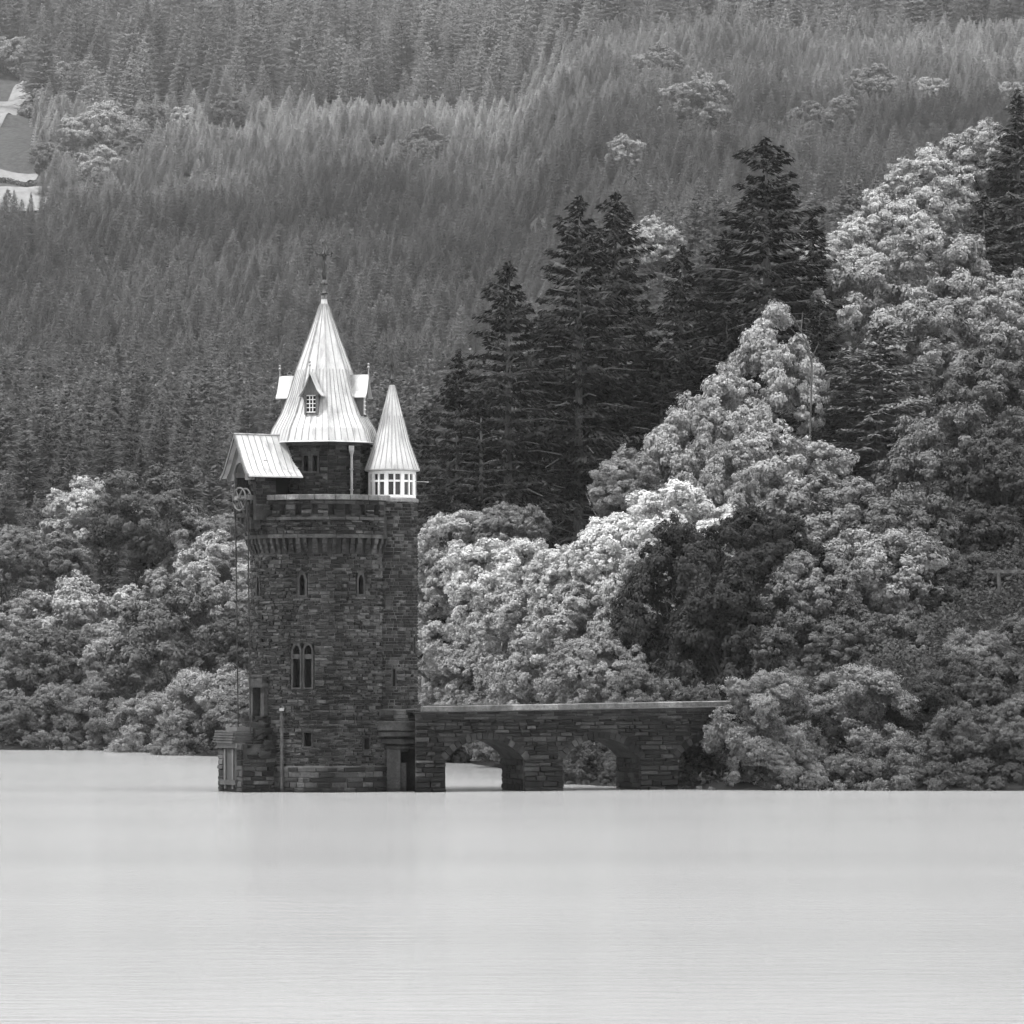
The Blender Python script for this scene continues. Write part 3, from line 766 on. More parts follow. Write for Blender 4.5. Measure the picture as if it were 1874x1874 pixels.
# ------------------------------------------------------------------ the arched bridge
T_B = R(20)
bx0, by0 = (815 - 937) * .0341, 250.8
bridge = empty('stone_bridge', (bx0, by0, 0)); bridge.rotation_euler.z = T_B
tag(bridge, 'low dark stone bridge of arches joining the tower to the wooded bank', 'bridge')
SPAN, BAY, RISE, ZSP = 5.2, 7.83, 1.28, 2.0
S0, S1, BW = -2.0, 21.0, 3.9
RA = (SPAN ** 2 / 4 + RISE ** 2) / (2 * RISE); 
def ztop(s): return 5.38 + .0135 * max(0, s)
ARCH = [k * BAY + SPAN / 2 for k in range(3)]
def arch_z(s, ext=0.0):
    for c in ARCH:
        if abs(s - c) < SPAN / 2 + ext:
            if abs(s - c) < (RA + ext):
                zz = ZSP + RISE - RA + math.sqrt((RA + ext) ** 2 - (s - c) ** 2)
                if abs(s - c) <= SPAN / 2 or zz > ZSP: return zz
    return None
mb = MB(); brk = set([S0, S1])
for c in ARCH:
    for i in range(17): brk.add(round(c - SPAN / 2 + SPAN * i / 16, 5))
brk = sorted(brk)
for a, b in zip(brk[:-1], brk[1:]):
    m_ = (a + b) / 2; z_ = arch_z(m_)
    if z_ is None: za = zb = -2.0
    else: za = arch_z(a + 1e-4) or ZSP; zb = arch_z(b - 1e-4) or ZSP
    ta, tb = ztop(a) - .4, ztop(b) - .4
    mb.add([(a, 0, za), (b, 0, zb), (b, 0, tb), (a, 0, ta), (a, BW, za), (b, BW, zb), (b, BW, tb), (a, BW, ta)], [(0, 1, 2, 3), (7, 6, 5, 4), (0, 4, 5, 1), (3, 2, 6, 7)])
for c in ARCH:
    for s in (-1, 1):
        x = c + s * SPAN / 2; mb.add([(x, 0, -2), (x, BW, -2), (x, BW, ZSP), (x, 0, ZSP)], [(0, 1, 2, 3)])
mb.build('bridge_body', M_joint, bridge)
bs = []
I4 = Matrix.Identity(4)
def bblock(p, q):
    out = []; zm_ = (p + q) / 2
    for c in ARCH:
        if q < ZSP + .05: out.append((c - SPAN / 2, c + SPAN / 2)); continue
        e = .46; v = (RA + e) ** 2 - (zm_ - (ZSP + RISE - RA)) ** 2
        if v > 0 and zm_ < ZSP + RISE + e:
            hwid = math.sqrt(v); hwid = min(hwid, SPAN / 2 + .35); out.append((c - hwid, c + hwid))
    return out
stone_plane(bs, I4, S0, S1, -.3, 2.0, bblock, (.2, .42), (.5, 1.3), (.08, .26), 1.3)
stone_plane(bs, I4, S0, S1, 2.0, 4.52, bblock, (.16, .36), (.35, 1.1), (.05, .2))
stone_plane(bs, I4, S0, S1, 4.70, 5.0, lambda p, q: [], (.14, .16), (.4, .9), (.03, .06))
# jambs seen through the arches
for c in ARCH:
    Mj = RZ(R(-90), c + SPAN / 2, 0, 0)
    stone_plane(bs, Mj, -BW, -.05, -.3, ZSP, lambda p, q: [], (.24, .40), (.6, 1.2), (.05, .1))
finish_stones(bridge, bs, M_bstone)
for c in ARCH:      # arch rings
    half = math.asin(SPAN / 2 / RA); nv = 17
    for i in range(nv):
        t0, t1 = -half + 2 * half * i / nv + .006, -half + 2 * half * (i + 1) / nv - .006
        ri, ro = RA, RA + random.uniform(.38, .5); pr = -random.uniform(.05, .10); cz = ZSP + RISE - RA
        mb = MB(); vs = []
        for y in (pr, .3):
            for t, r_ in ((t0, ri), (t1, ri), (t1, ro), (t0, ro)): vs.append((c + r_ * math.sin(t), y, cz + r_ * math.cos(t)))
        mb.add(vs, [(0, 1, 2, 3), (7, 6, 5, 4), (0, 4, 5, 1), (1, 5, 6, 2), (2, 6, 7, 3), (3, 7, 4, 0)]); mb.build('voussoir', M_bstone, bridge)
s = S0 + .5
while s < S1:
    L = random.uniform(1.0, 1.7); e = min(s + L, S1); j = random.uniform(-.012, .012)
    mb = MB(); za, zb = ztop(s), ztop(e)
    mb.add([(s + .006, -.16 + j, za - .34), (e - .006, -.16 + j, zb - .34), (e - .006, .4, zb - .34), (s + .006, .4, za - .34), (s + .006, -.16 + j, za - .05 + j), (e - .006, -.16 + j, zb - .05 + j), (e - .006, .1, zb + j), (s + .006, .1, za + j), (e - .006, .4, zb + j), (s + .006, .4, za + j)],
           [(0, 1, 5, 4), (4, 5, 6, 7), (7, 6, 8, 9), (0, 3, 2, 1), (0, 4, 7, 9, 3), (1, 2, 8, 6, 5), (3, 9, 8, 2)])
    mb.build('coping_block', M_coping, bridge)
    mb = MB(); mb.box(s + .006, e - .006, -.13 + j, .1, 4.53, 4.69, j=.006); mb.build('string_course_block', M_bstone, bridge)
    s += L
mb = MB(); mb.box(S0 + .5, S1, BW - .3, BW + .12, 4.99, 5.4); mb.build('far_parapet', M_dress, bridge)

# ------------------------------------------------------------------ foliage meshes
def quads_mesh(name, C, Nn, L, W, mat, extra=None, extra_mat=None):
    # leaf faces: centres C, normals Nn, half lengths L, half widths W; tangents random about the normal
    n = len(C)
    Nn = Nn / np.linalg.norm(Nn, axis=1, keepdims=True)
    t = rng.normal(size=(n, 3)); t -= Nn * (t * Nn).sum(1, keepdims=True); t /= np.linalg.norm(t, axis=1, keepdims=True)
    return quads_tb(name, C, t, np.cross(Nn, t), L, W, mat, extra, extra_mat)
def quads_tb(name, C, t, b, L, W, mat, extra=None, extra_mat=None):
    n = len(C); L = np.broadcast_to(L, (n,))[:, None]; W = np.broadcast_to(W, (n,))[:, None]
    V = np.stack([C - t * L, C - b * W + t * L * .1, C + t * L, C + b * W + t * L * .1], 1).reshape(-1, 3)
    F = np.arange(4 * n).reshape(n, 4)
    ls = np.arange(0, 4 * n, 4); idx = F.ravel(); mi = np.zeros(n, np.int32)
    if extra:
        ev = np.array(extra.v); ef = np.array([f for f in extra.f if len(f) == 4])
        idx = np.concatenate([idx, ef.ravel() + len(V)]); mi = np.concatenate([mi, np.ones(len(ef), np.int32)])
        ls = np.arange(0, len(idx), 4); V = np.concatenate([V, ev])
    me = bpy.data.meshes.new(name)
    me.vertices.add(len(V)); me.vertices.foreach_set('co', V.ravel().astype(np.float32))
    me.loops.add(len(idx)); me.loops.foreach_set('vertex_index', idx.astype(np.int32))
    me.polygons.add(len(ls)); me.polygons.foreach_set('loop_start', ls.astype(np.int32))
    me.materials.append(mat)
    if extra: me.materials.append(extra_mat); me.polygons.foreach_set('material_index', mi)
    me.update(calc_edges=True)
    return me
def sphere_dirs(n):
    v = rng.normal(size=(n, 3)); return v / np.linalg.norm(v, axis=1, keepdims=True)
def tree_trunk(h, crown_z, rad, lean=.04, limbs=6, spread=2.5, mat=None):
    mb = MB(); pts = []; x = y = 0
    for i in range(6):
        pts.append((x, y, -.6 + (crown_z + .6) * i / 5)); x += random.uniform(-lean, lean) * h; y += random.uniform(-lean, lean) * h * .5
    mb.path(pts, [rad * (1.25 - .16 * i) for i in range(6)], 7)
    top = Vector(pts[-1])
    for k in range(limbs):
        a = 2 * math.pi * k / limbs + random.uniform(-.3, .3); s = Vector(pts[random.choice((2, 3, 4))])
        e = Vector((math.cos(a) * spread * random.uniform(.6, 1), math.sin(a) * spread * random.uniform(.6, 1), crown_z + random.uniform(-.1, .25) * h))
        m_ = s.lerp(e, .5) + Vector((0, 0, .04 * h)); mb.path([s, m_, e], [rad * .45, rad * .3, rad * .1], 5)
    me = bpy.data.meshes.new('trunk'); me.from_pydata(mb.v, [], mb.f); me.materials.append(mat or M_bark); return me
# broadleaf kinds are modelled 10 m tall and 10 m wide
def broadleaf(kind, dens=1.0, leaf=.108):
    r0, r1, sq, ncl, cl0, cl1, pj = .45, 1.35, .9, 56, .2, .5, .10
    if kind == 'round': nl, zc, rz, zmin = 74, 5.5, 4.0, .8
    elif kind == 'tall': nl, zc, rz, zmin = 58, 5.4, 4.4, .6; r0, r1, sq = .5, 1.35, 1.0
    elif kind == 'bush': nl, zc, rz, zmin = 46, 4.2, 4.6, .1; r0, r1, sq, ncl, leaf, cl0, cl1, pj = .9, 1.6, .95, 62, .10, .32, .56, .06
    else: nl, zc, rz, zmin = 85, 4.8, 4.8, .3; r0, r1, sq = .4, .95, 1.15
    rx = 4.0
    dd = sphere_dirs(nl * 4); dd = dd[dd[:, 2] > -.75][:nl]
    prof = 1.0 + pj * rng.normal(size=nl)
    Cs = dd * np.array([rx, rx, rz]) * np.clip(prof, .55, 1.12)[:, None]
    if kind == 'tall': Cs[:, :2] *= np.clip(1.15 - .10 * (Cs[:, 2:3] + 2), .35, 1.2)
    ang = rng.uniform(0, 6.28, 3); th_ = np.arctan2(dd[:, 1], dd[:, 0])
    Cs[:, :2] *= (1 + .14 * np.sin(2 * th_ + ang[0]) + .10 * np.sin(3 * th_ + ang[1] + dd[:, 2] * 2))[:, None]
    Cs[:, 2] += zc
    keep = Cs[:, 2] > zmin; Cs = Cs[keep]; dd = dd[keep]
    inner = sphere_dirs(14) * np.array([rx, rx, rz]) * .5; inner[:, 2] += zc
    Cs = np.concatenate([Cs, inner]); dd = np.concatenate([dd, sphere_dirs(14)])
    Ca, Na, La = [], [], []
    for c, d_ in zip(Cs, dd):
        r_ = r0 + (r1 - r0) * rng.uniform() ** 1.4
        o = d_ + np.array([0, 0, .5]); o /= np.linalg.norm(o)
        ns = int(9 + 9 * r_ * r_)
        v = sphere_dirs(ns * 3); v = v[(v @ o) > -.2][:ns]
        sub = c + v * r_ * rng.uniform(.55, 1.1, (len(v), 1)) * np.array([1.05, 1.05, sq])
        for p_, d2 in zip(sub, v):
            m_ = int(ncl * dens); q_ = rng.uniform(cl0, cl1)
            g_ = sphere_dirs(m_) * (rng.uniform(0, 1, (m_, 1)) ** .45) * q_ * np.array([1.1, 1.1, .85])
            Ca.append(p_ + g_); Na.append(g_ / q_ * np.array([.9, .9, 1.6]) + .5 * d2 + .4 * o + .55 * sphere_dirs(m_))
    C = np.concatenate(Ca); Nn = np.concatenate(Na)
    n = len(C); L = leaf * rng.uniform(.7, 1.4, n)
    C[:, 2] = np.maximum(C[:, 2], .05)
    return quads_mesh('crown', C, Nn, L, L * .62, M_leaf)
KINDS = {}
for kd, cnt in (('round', 5), ('tall', 3), ('bush', 4), ('loose', 3)):
    KINDS[kd] = []
    for i in range(cnt):
        me = broadleaf(kd); t = tree_trunk(10, 5.0 if kd != 'bush' else 3.4, .28 if kd != 'bush' else .16)
        KINDS[kd].append((me, t))
# big conifers are modelled 28 m tall, 10 m wide
def conifer(bare=.22, droop=1.0, full=1.0, Hh=28.0, Rr=5.0, top_pow=.75, ragged=.25):
    Cs, Ts, Bs, Ls, Ws = [], [], [], [], []
    br = MB()
    z_ = Hh * bare
    while z_ < Hh - .4:
        t = (z_ - Hh * bare) / (Hh * (1 - bare))
        prof = Rr * (1 - t) ** top_pow * min(1, .55 + t * 3.0)
        nb = 6 if t < .85 else 4
        a0 = random.uniform(0, 6.28)
        for k in range(nb):
            if random.random() < .16: continue
            a = a0 + 2 * math.pi * k / nb + random.uniform(-.3, .3)
            Lb = max(.35, prof * random.uniform(1 - ragged * 1.6, 1 + ragged))
            dx, dy = math.cos(a), math.sin(a); rise = (.05 + .4 * t) * Lb; dr = droop * .34 * (1 - t * .6)
            n = max(14, int(60 * full * Lb / 2.2))
            u = rng.uniform(.12, 1, n) ** .8
            zc = z_ + rise * u - dr * Lb * u ** 2 + .14 * Lb * np.clip(u - .8, 0, 1)
            wid = .38 * Lb * (1 - (2 * u - .9) ** 2 * .75) * .8
            side = rng.uniform(-1, 1, n)
            px_ = dx * Lb * u - dy * side * wid; py_ = dy * Lb * u + dx * side * wid
            C = np.stack([px_, py_, zc - np.abs(side) * wid * .35 - rng.uniform(0, .22, n)], 1)
            tv = np.stack([dx * .8 - dy * side * .9, dy * .8 + dx * side * .9, np.full(n, -.25) - .3 * np.abs(side)], 1) + rng.normal(size=(n, 3)) * .22
            tv /= np.linalg.norm(tv, axis=1, keepdims=True)
            up_ = np.tile(np.array([0, 0, 1.0]), (n, 1)) + rng.normal(size=(n, 3)) * .35
            bv = np.cross(up_, tv); bv /= np.linalg.norm(bv, axis=1, keepdims=True)
            Cs.append(C); Ts.append(tv); Bs.append(bv); Ls.append(rng.uniform(.16, .34, n)); Ws.append(rng.uniform(.05, .10, n))
            if Lb > 1.2:
                m_ = Lb * .5; br.path([(0, 0, z_), (dx * m_, dy * m_, z_ + rise * .5 - dr * Lb * .25), (dx * Lb * .9, dy * Lb * .9, z_ + rise * .9 - dr * Lb * .8)], [.07, .05, .02], 4)
        z_ += random.uniform(.42, .72) * (1.0 if t < .8 else .7)
    # leader
    n = 60; C = np.stack([rng.normal(size=n) * .12, rng.normal(size=n) * .12, Hh - rng.uniform(0, 1.2, n)], 1)
    tv = sphere_dirs(n); bv = np.cross(tv, sphere_dirs(n)); bv /= np.linalg.norm(bv, axis=1, keepdims=True)
    Cs.append(C); Ts.append(tv); Bs.append(bv); Ls.append(np.full(n, .28)); Ws.append(np.full(n, .08))
    crown = quads_tb('crown', np.concatenate(Cs), np.concatenate(Ts), np.concatenate(Bs), np.concatenate(Ls), np.concatenate(Ws), M_needle)
    tr = MB()
    tr.path([(0, 0, -.8), (.05, 0, Hh * .3), (0, .05, Hh * .7), (0, 0, Hh * .98)], [.46, .36, .2, .03], 8)
    for i in range(14):
        zz = random.uniform(Hh * .06, Hh * (bare + .12)); a = random.uniform(0, 6.28); L_ = random.uniform(.8, 2.4)
        tr.path([(0, 0, zz), (math.cos(a) * L_, math.sin(a) * L_, zz + random.uniform(-.5, .1))], [.05, .015], 4)
    b = len(tr.v); tr.v += br.v; tr.f += [tuple(b + i for i in f) for f in br.f]
    me = bpy.data.meshes.new('trunk'); me.from_pydata(tr.v, [], tr.f); me.materials.append(M_pale_bark)
    return crown, me
KINDS['conifer'] = [conifer(.24, 1.0, 1.3, top_pow=.62, ragged=.32), conifer(.30, .9, 1.3, top_pow=.58, ragged=.36), conifer(.16, 1.1, 1.3, top_pow=.66, ragged=.3)]
KINDS['pine'] = [conifer(.40, .9, 1.3, top_pow=.6, ragged=.36), conifer(.36, 1.0, 1.3, top_pow=.64, ragged=.34)]
KINDS['cedar'] = [conifer(.04, 1.5, 1.5, 28, 5.0, .55, .2), conifer(.05, 1.2, 1.5, 28, 5.0, .6, .3)]
UNITH = {'pine': 28.0, 'conifer': 28.0, 'cedar': 28.0}; UNITR = {'pine': 3.2, 'conifer': 3.3, 'cedar': 4.6}; ASPECT = {'round': 2.15, 'tall': 2.8, 'bush': 2.1, 'loose': 2.3}

def plant(kind, px, ytop, hw, Y, tone, label, cat='tree', name=None, group=None, ground=None):
    while Y < 400 and float(shore_dist(np.array([wx(px, Y)]), np.array([float(Y)]))[0]) < 1.2: Y += .5      # keep every stem on dry land
    X = wx(px, Y); g = h1(X, Y) if ground is None else ground
    hgt = max(1.2, wz(ytop, Y) - g); rad = hw * mpp(Y)
    crown, trunk = random.choice(KINDS[kind])
    nm = name or {'pine': 'conifer_tree', 'conifer': 'conifer_tree', 'cedar': 'conifer_tree', 'bush': 'shrub'}.get(kind, 'broadleaf_tree')
    e = empty(nm, (X, Y, g)); e.rotation_euler.z = random.uniform(0, 6.28)
    sx = rad / UNITR.get(kind, 4.6)
    hc = min(hgt, rad * 9.0) if kind in UNITH else rad * ASPECT[kind]
    c = bpy.data.objects.new('crown', crown); col.objects.link(c); c.parent = e; c.color = (tone, tone, tone, 1)
    t = bpy.data.objects.new('trunk', trunk); col.objects.link(t); t.parent = e
    c.scale = (sx, sx, hc / UNITH.get(kind, 10.0)); c.location = (0, 0, hgt - hc)
    t.scale = (sx, sx, max(hgt, .35 * hc) / UNITH.get(kind, 10.0))
    tag(e, label, cat, group)
    return e
TREES = [
 # kind, px, ytop, half width, distance, tone, label
 ('pine', 930, 478, 92, 336, 1.0, 'tall dark conifer just right of the turret, shortest of three spires'),
 ('pine', 1060, 358, 92, 340, 1.0, 'tall dark conifer with pale bare trunk, left of the twin pair'),
 ('pine', 1126, 352, 95, 349, 1.1, 'tall conifer directly right of the one with the pale bare trunk'),
 ('conifer', 1402, 252, 135, 346, .9, 'broad black conifer, biggest of all, peak against the far hill'),
 ('conifer', 1248, 448, 85, 343, .9, 'ragged dark conifer left of the biggest black conifer'),
 ('conifer', 838, 640, 82, 337, 1.0, 'short dark conifer above the turret, leftmost of the conifer clump'),
 ('conifer', 778, 740, 55, 352, 1.9, 'greyish conifer partly hidden behind the turret cone'),
 ('pine', 1000, 570, 85, 352, .9, 'dark conifer filling the gap between the two leftmost spires'),
 ('conifer', 1180, 560, 85, 353, .9, 'dark conifer below the pale round treetop in the clump'),
 ('conifer', 1325, 420, 95, 354, .8, 'dark conifer tucked behind the left side of the biggest conifer'),
 ('conifer', 1485, 395, 85, 352, 1.0, 'dark conifer on the right shoulder of the biggest conifer'),
 ('conifer', 880, 720, 80, 331, 1.0, 'low dark conifer at the front of the clump beside the turret'),
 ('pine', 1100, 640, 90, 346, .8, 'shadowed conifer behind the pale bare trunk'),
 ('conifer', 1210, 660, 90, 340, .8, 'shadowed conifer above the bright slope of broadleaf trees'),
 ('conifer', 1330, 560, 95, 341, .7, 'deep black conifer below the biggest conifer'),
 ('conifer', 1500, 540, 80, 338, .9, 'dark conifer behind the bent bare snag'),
 ('conifer', 1862, 165, 95, 368, 3.80, 'grey conifer at the right edge on the skyline'),
 ('conifer', 1800, 350, 80, 352, 3.80, 'grey conifer below the skyline near the right edge'),
 ('conifer', 1612, 590, 120, 316, 6.5, 'grey feathery conifer with dark straight trunk in the right wood'),
 ('conifer', 1545, 640, 85, 322, 5.0, 'grey conifer left of the feathery one with straight trunk'),
 ('tall', 1250, 975, 120, 286, .12, 'broad black yew above the middle of the bridge'),
 ('round', 1380, 935, 120, 289, .10, 'broad black yew behind the shrubs at the bridge end'),
 ('tall', 1325, 1060, 115, 281, .10, 'lowest black yew, its foot at the bridge parapet'),
 ('round', 1198, 405, 52, 385, 1.15, 'pale round treetop peeping out behind the dark conifers'),
 ('round', 1545, 415, 75, 360, 1.25, 'bright broadleaf tree on the skyline right of the biggest conifer'),
 ('round', 1622, 350, 80, 364, 1.3, 'bright broadleaf tree second along the right skyline'),
 ('round', 1712, 280, 85, 368, 1.25, 'bright broadleaf tree third along the right skyline'),
 ('round', 1795, 232, 75, 372, 1.10, 'highest broadleaf tree on the right skyline'),
 ('loose', 1590, 480, 110, 346, 1.0, 'pale feathery tree below the bright right skyline trees'),
 ('loose', 1710, 430, 110, 346, 0.95, 'wide pale tree in the middle of the right slope'),
 ('round', 1850, 500, 100, 334, 0.90, 'bright tree at the right edge halfway up the slope'),
 ('loose', 1720, 560, 115, 328, 0.70, 'pale soft tree right of the feathery grey conifer'),
 ('round', 1830, 640, 110, 322, 0.39, 'leafy tree at the right edge below the bright one'),
 ('tall', 1415, 572, 95, 318, 1.05, 'pale pointed broadleaf tree below the biggest black conifer'),
 ('tall', 1325, 690, 95, 313, 1.0, 'pale broadleaf tree stepping down left of the pointed one'),
 ('tall', 1232, 765, 90, 309, .95, 'pale broadleaf tree at the lower left of the stepping row'),
 ('round', 1145, 825, 70, 306, .7, 'grey leafy tree right of the pale bare trunk'),
 ('round', 1430, 780, 110, 305, 1.0, 'pale domed tree in the middle of the right wood'),
 ('round', 1510, 870, 125, 299, .62, 'wide grey tree in front of the pale domed tree'),
 ('tall', 1330, 830, 85, 303, .8, 'grey tree above the brightest crown'),
 ('round', 1232, 886, 105, 297, 1.7, 'brightest domed broadleaf crown above the bridge'),
 ('round', 1125, 945, 95, 299, 1.8, 'bright crown to the lower left of the brightest dome'),
 ('round', 1045, 1000, 75, 302, 1.5, 'bright crown at the foot of the pale bare trunk'),
 ('round', 935, 920, 60, 322, .55, 'small grey tree under the shortest conifer spire'),
 ('round', 850, 935, 90, 320, 1.05, 'pale tree beside the turret shaft under the conifers'),
 ('round', 800, 1000, 80, 318, 1.1, 'pale tree partly hidden by the turret shaft'),
 ('round', 920, 985, 100, 314, 1.55, 'bright wide crown right of the turret shaft'),
 ('tall', 1180, 1010, 90, 293, 1.05, 'pale tree under the bright crowns, beside the black yew'),
 ('round', 960, 1065, 90, 306, 1.1, 'pale tree in the middle of the slope right of the tower'),
 ('round', 840, 1095, 85, 311, 1.05, 'pale tree halfway down beside the turret shaft'),
 ('round', 1070, 1070, 95, 296, 1.0, 'leafy tree centre of the slope above the first arch'),
 ('tall', 1140, 1110, 80, 288, .8, 'grey tree leaning on the left flank of the black yew'),
 ('round', 1000, 1150, 95, 295, .9, 'leafy tree above the parapet over the first arch'),
 ('round', 895, 1165, 85, 304, .95, 'leafy tree low on the slope near the turret'),
 ('round', 815, 1195, 65, 312, .75, 'low tree close against the turret foot'),
 ('round', 1090, 1170, 85, 282, .7, 'grey tree above the parapet over the second arch'),
 ('bush', 1170, 1215, 70, 277, .45, 'dark shrub behind the parapet near the black yew'),
 ('bush', 940, 1225, 80, 300, .7, 'low shrub behind the parapet over the first arch'),
 ('bush', 850, 1235, 65, 306, .8, 'low shrub behind the parapet next to the turret'),
 ('round', 1600, 968, 118, 287, 0.80, 'large domed tree rising above the shore shrubs on the right'),
 ('round', 1495, 1010, 95, 285, 0.53, 'leafy tree left of the large domed tree'),
 ('round', 1700, 1000, 85, 289, 0.34, 'leafy tree right of the large domed tree'),
 ('round', 1640, 890, 125, 295, 0.37, 'wide grey tree behind the large domed tree'),
 ('loose', 1735, 760, 115, 308, 0.48, 'grey tree with drooping sprays on the right slope'),
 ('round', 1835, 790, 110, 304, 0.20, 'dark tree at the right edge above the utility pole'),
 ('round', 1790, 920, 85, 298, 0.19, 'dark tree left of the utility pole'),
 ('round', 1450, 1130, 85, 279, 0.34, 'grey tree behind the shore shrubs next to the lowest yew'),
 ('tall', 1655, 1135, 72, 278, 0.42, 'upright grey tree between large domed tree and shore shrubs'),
 ('round', 1550, 1110, 90, 281, 0.30, 'dark tree below the large domed tree'),
 ('bush', 1785, 1150, 62, 274, 0.66, 'small pale tree below the utility pole'),
 ('bush', 1845, 1125, 70, 279, 0.39, 'dark shrub at the foot of the utility pole'),
 ('bush', 1392, 1222, 85, 256.4, 0.62, 'tall pale shrub covering the end of the bridge'),
 ('bush', 1392, 1340, 55, 255.5, 0.49, 'low shrub hanging over the third arch'),
 ('bush', 1440, 1345, 75, 257, 0.48, 'low shrub on the shore right of the bridge end'),
 ('bush', 1565, 1212, 98, 262, 0.58, 'tall rounded shore shrub under the large domed tree'),
 ('bush', 1500, 1370, 72, 256, 0.45, 'low shore shrub left of the tall rounded one'),
 ('bush', 1625, 1345, 75, 256, 0.43, 'low shore shrub right of the tall rounded one'),
 ('bush', 1690, 1240, 75, 264, .14, 'dark shrub in the gap of the right shore'),  # leaf tone lowered to paint the shade of this gap
 ('bush', 1772, 1285, 78, 258, 0.28, 'leaning shrub second from the right edge on the shore'),
 ('bush', 1868, 1270, 58, 257, 0.41, 'pale shrub at the right edge on the shore'),
 ('bush', 1700, 1390, 60, 255, 0.28, 'lowest dark shrub touching the right shore'),
 ('bush', 1810, 1385, 60, 255, 0.25, 'low dark shrub between two shore shrubs at the right'),
 ('bush', 1105, 1345, 70, 268, .22, 'shrub on the bank seen through the second arch'),  # leaf tone lowered to paint the dark under the arch
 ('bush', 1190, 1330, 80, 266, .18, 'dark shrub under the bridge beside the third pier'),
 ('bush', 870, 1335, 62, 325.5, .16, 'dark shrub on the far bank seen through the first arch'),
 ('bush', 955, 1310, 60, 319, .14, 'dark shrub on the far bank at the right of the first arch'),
 ('round', 1725, 1075, 80, 286, 0.33, 'dark tree between the large domed tree and the utility pole'),
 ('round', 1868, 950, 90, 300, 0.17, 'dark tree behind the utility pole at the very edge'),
 ('bush', 1845, 1195, 62, 268, 0.33, 'dark shrub above the pale one at the right edge'),
 ('bush', 1735, 1190, 62, 270, 0.28, 'dark shrub under the small pale tree'),
 ('bush', 1455, 1230, 70, 264, 0.20, 'dark shrub between the two tall shore shrubs'),  # shade between the neighbouring shrubs put into the leaf tone
 ('bush', 1300, 1250, 70, 268, .3, 'dark shrub behind the far end of the parapet'),
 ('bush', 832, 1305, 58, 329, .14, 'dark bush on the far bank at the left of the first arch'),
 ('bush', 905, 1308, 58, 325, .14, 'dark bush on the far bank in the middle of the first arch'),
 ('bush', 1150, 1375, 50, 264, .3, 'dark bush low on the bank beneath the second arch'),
 ('round', 1765, 1010, 78, 288, .22, 'dark tree left of the utility pole crossarm'),
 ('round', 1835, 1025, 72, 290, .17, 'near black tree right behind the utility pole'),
 ('tall', 1880, 1080, 60, 288, .2, 'dark tree cut by the right edge beside the utility pole'),
 ('bush', 1272, 1345, 45, 262, .05, 'added black bush that darkens the inside of the third arch'),  # bush added; its near-black tone stands in for the dark arch
 # left bank
 ('round', 268, 856, 108, 422, .3, 'big dark domed tree on the left bank below the far plantation'),
 ('round', 165, 882, 72, 428, 1.35, 'pale tree behind the left side of the big dark domed tree'),
 ('round', 25, 962, 66, 408, .55, 'grey round tree at the left edge below the plantation'),
 ('round', 105, 975, 60, 416, .5, 'grey tree between the left edge tree and the pale one'),
 ('round', 350, 935, 70, 418, .62, 'grey tree on the right flank of the big dark dome'),
 ('bush', 425, 935, 45, 415, .6, 'small tree directly left of the hoist wheel'),
 ('round', 415, 975, 92, 396, 1.05, 'leafy pale tree behind the hoist cables'),
 ('round', 310, 1045, 85, 396, .72, 'grey leafy tree below the big dark dome'),
 ('round', 155, 1068, 122, 396, 1.05, 'wide pale tree in the middle of the left bank'),
 ('round', 40, 1085, 75, 394, .75, 'pale tree at the left edge halfway up the bank'),
 ('round', 245, 1072, 55, 400, 1.4, 'small bright tree between two wide trees on the left bank'),
 ('round', 400, 1060, 80, 386, .7, 'leafy tree behind the hoist cables halfway up'),
 ('loose', 320, 1100, 122, 377, .38, 'spreading dark tree with visible boughs left of the tower'),
 ('round', 440, 1120, 70, 372, .3, 'dark tree close to the left side of the tower shaft'),
 ('round', 205, 1160, 75, 384, .8, 'pale crown in front of the wide tree on the left bank'),
 ('round', 90, 1150, 90, 385, .36, 'dark broad tree low on the left bank'),
 ('bush', 10, 1195, 80, 383, .58, 'soft grey willow at the left edge of the shore'),
 ('bush', 120, 1245, 70, 377, .5, 'grey shrub on the left shore right of the willow'),
 ('bush', 45, 1270, 62, 376.5, .42, 'dark shrub on the shore near the left edge'),
 ('bush', 200, 1235, 72, 374, .56, 'rounded willow in the middle of the left shore'),
 ('bush', 160, 1295, 60, 374.5, .48, 'low willow on the left shore below the grey shrub'),
 ('bush', 275, 1262, 78, 356, .75, 'pale willow leaning over the water left of the tower'),
 ('bush', 345, 1290, 70, 351, .54, 'low wide willow overhanging the left water edge'),
 ('bush', 395, 1215, 90, 356, .85, 'soft pale willow directly behind the landing pier'),
 ('bush', 450, 1260, 70, 350, .5, 'willow half hidden by the tower base'),
 ('bush', 240, 1320, 50, 372, .36, 'dark shrub at the water between two willows'),
]
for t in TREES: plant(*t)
for px, yt in ((1420, 1408), (1475, 1412), (1535, 1406), (1590, 1410), (1655, 1408), (1740, 1404), (1845, 1402)):
    plant('bush', px, yt, 36, 254.4, .22, 'low dark shrub trailing into the water along the right bank', 'shrub', None, 'shrubs trailing along the right bank')
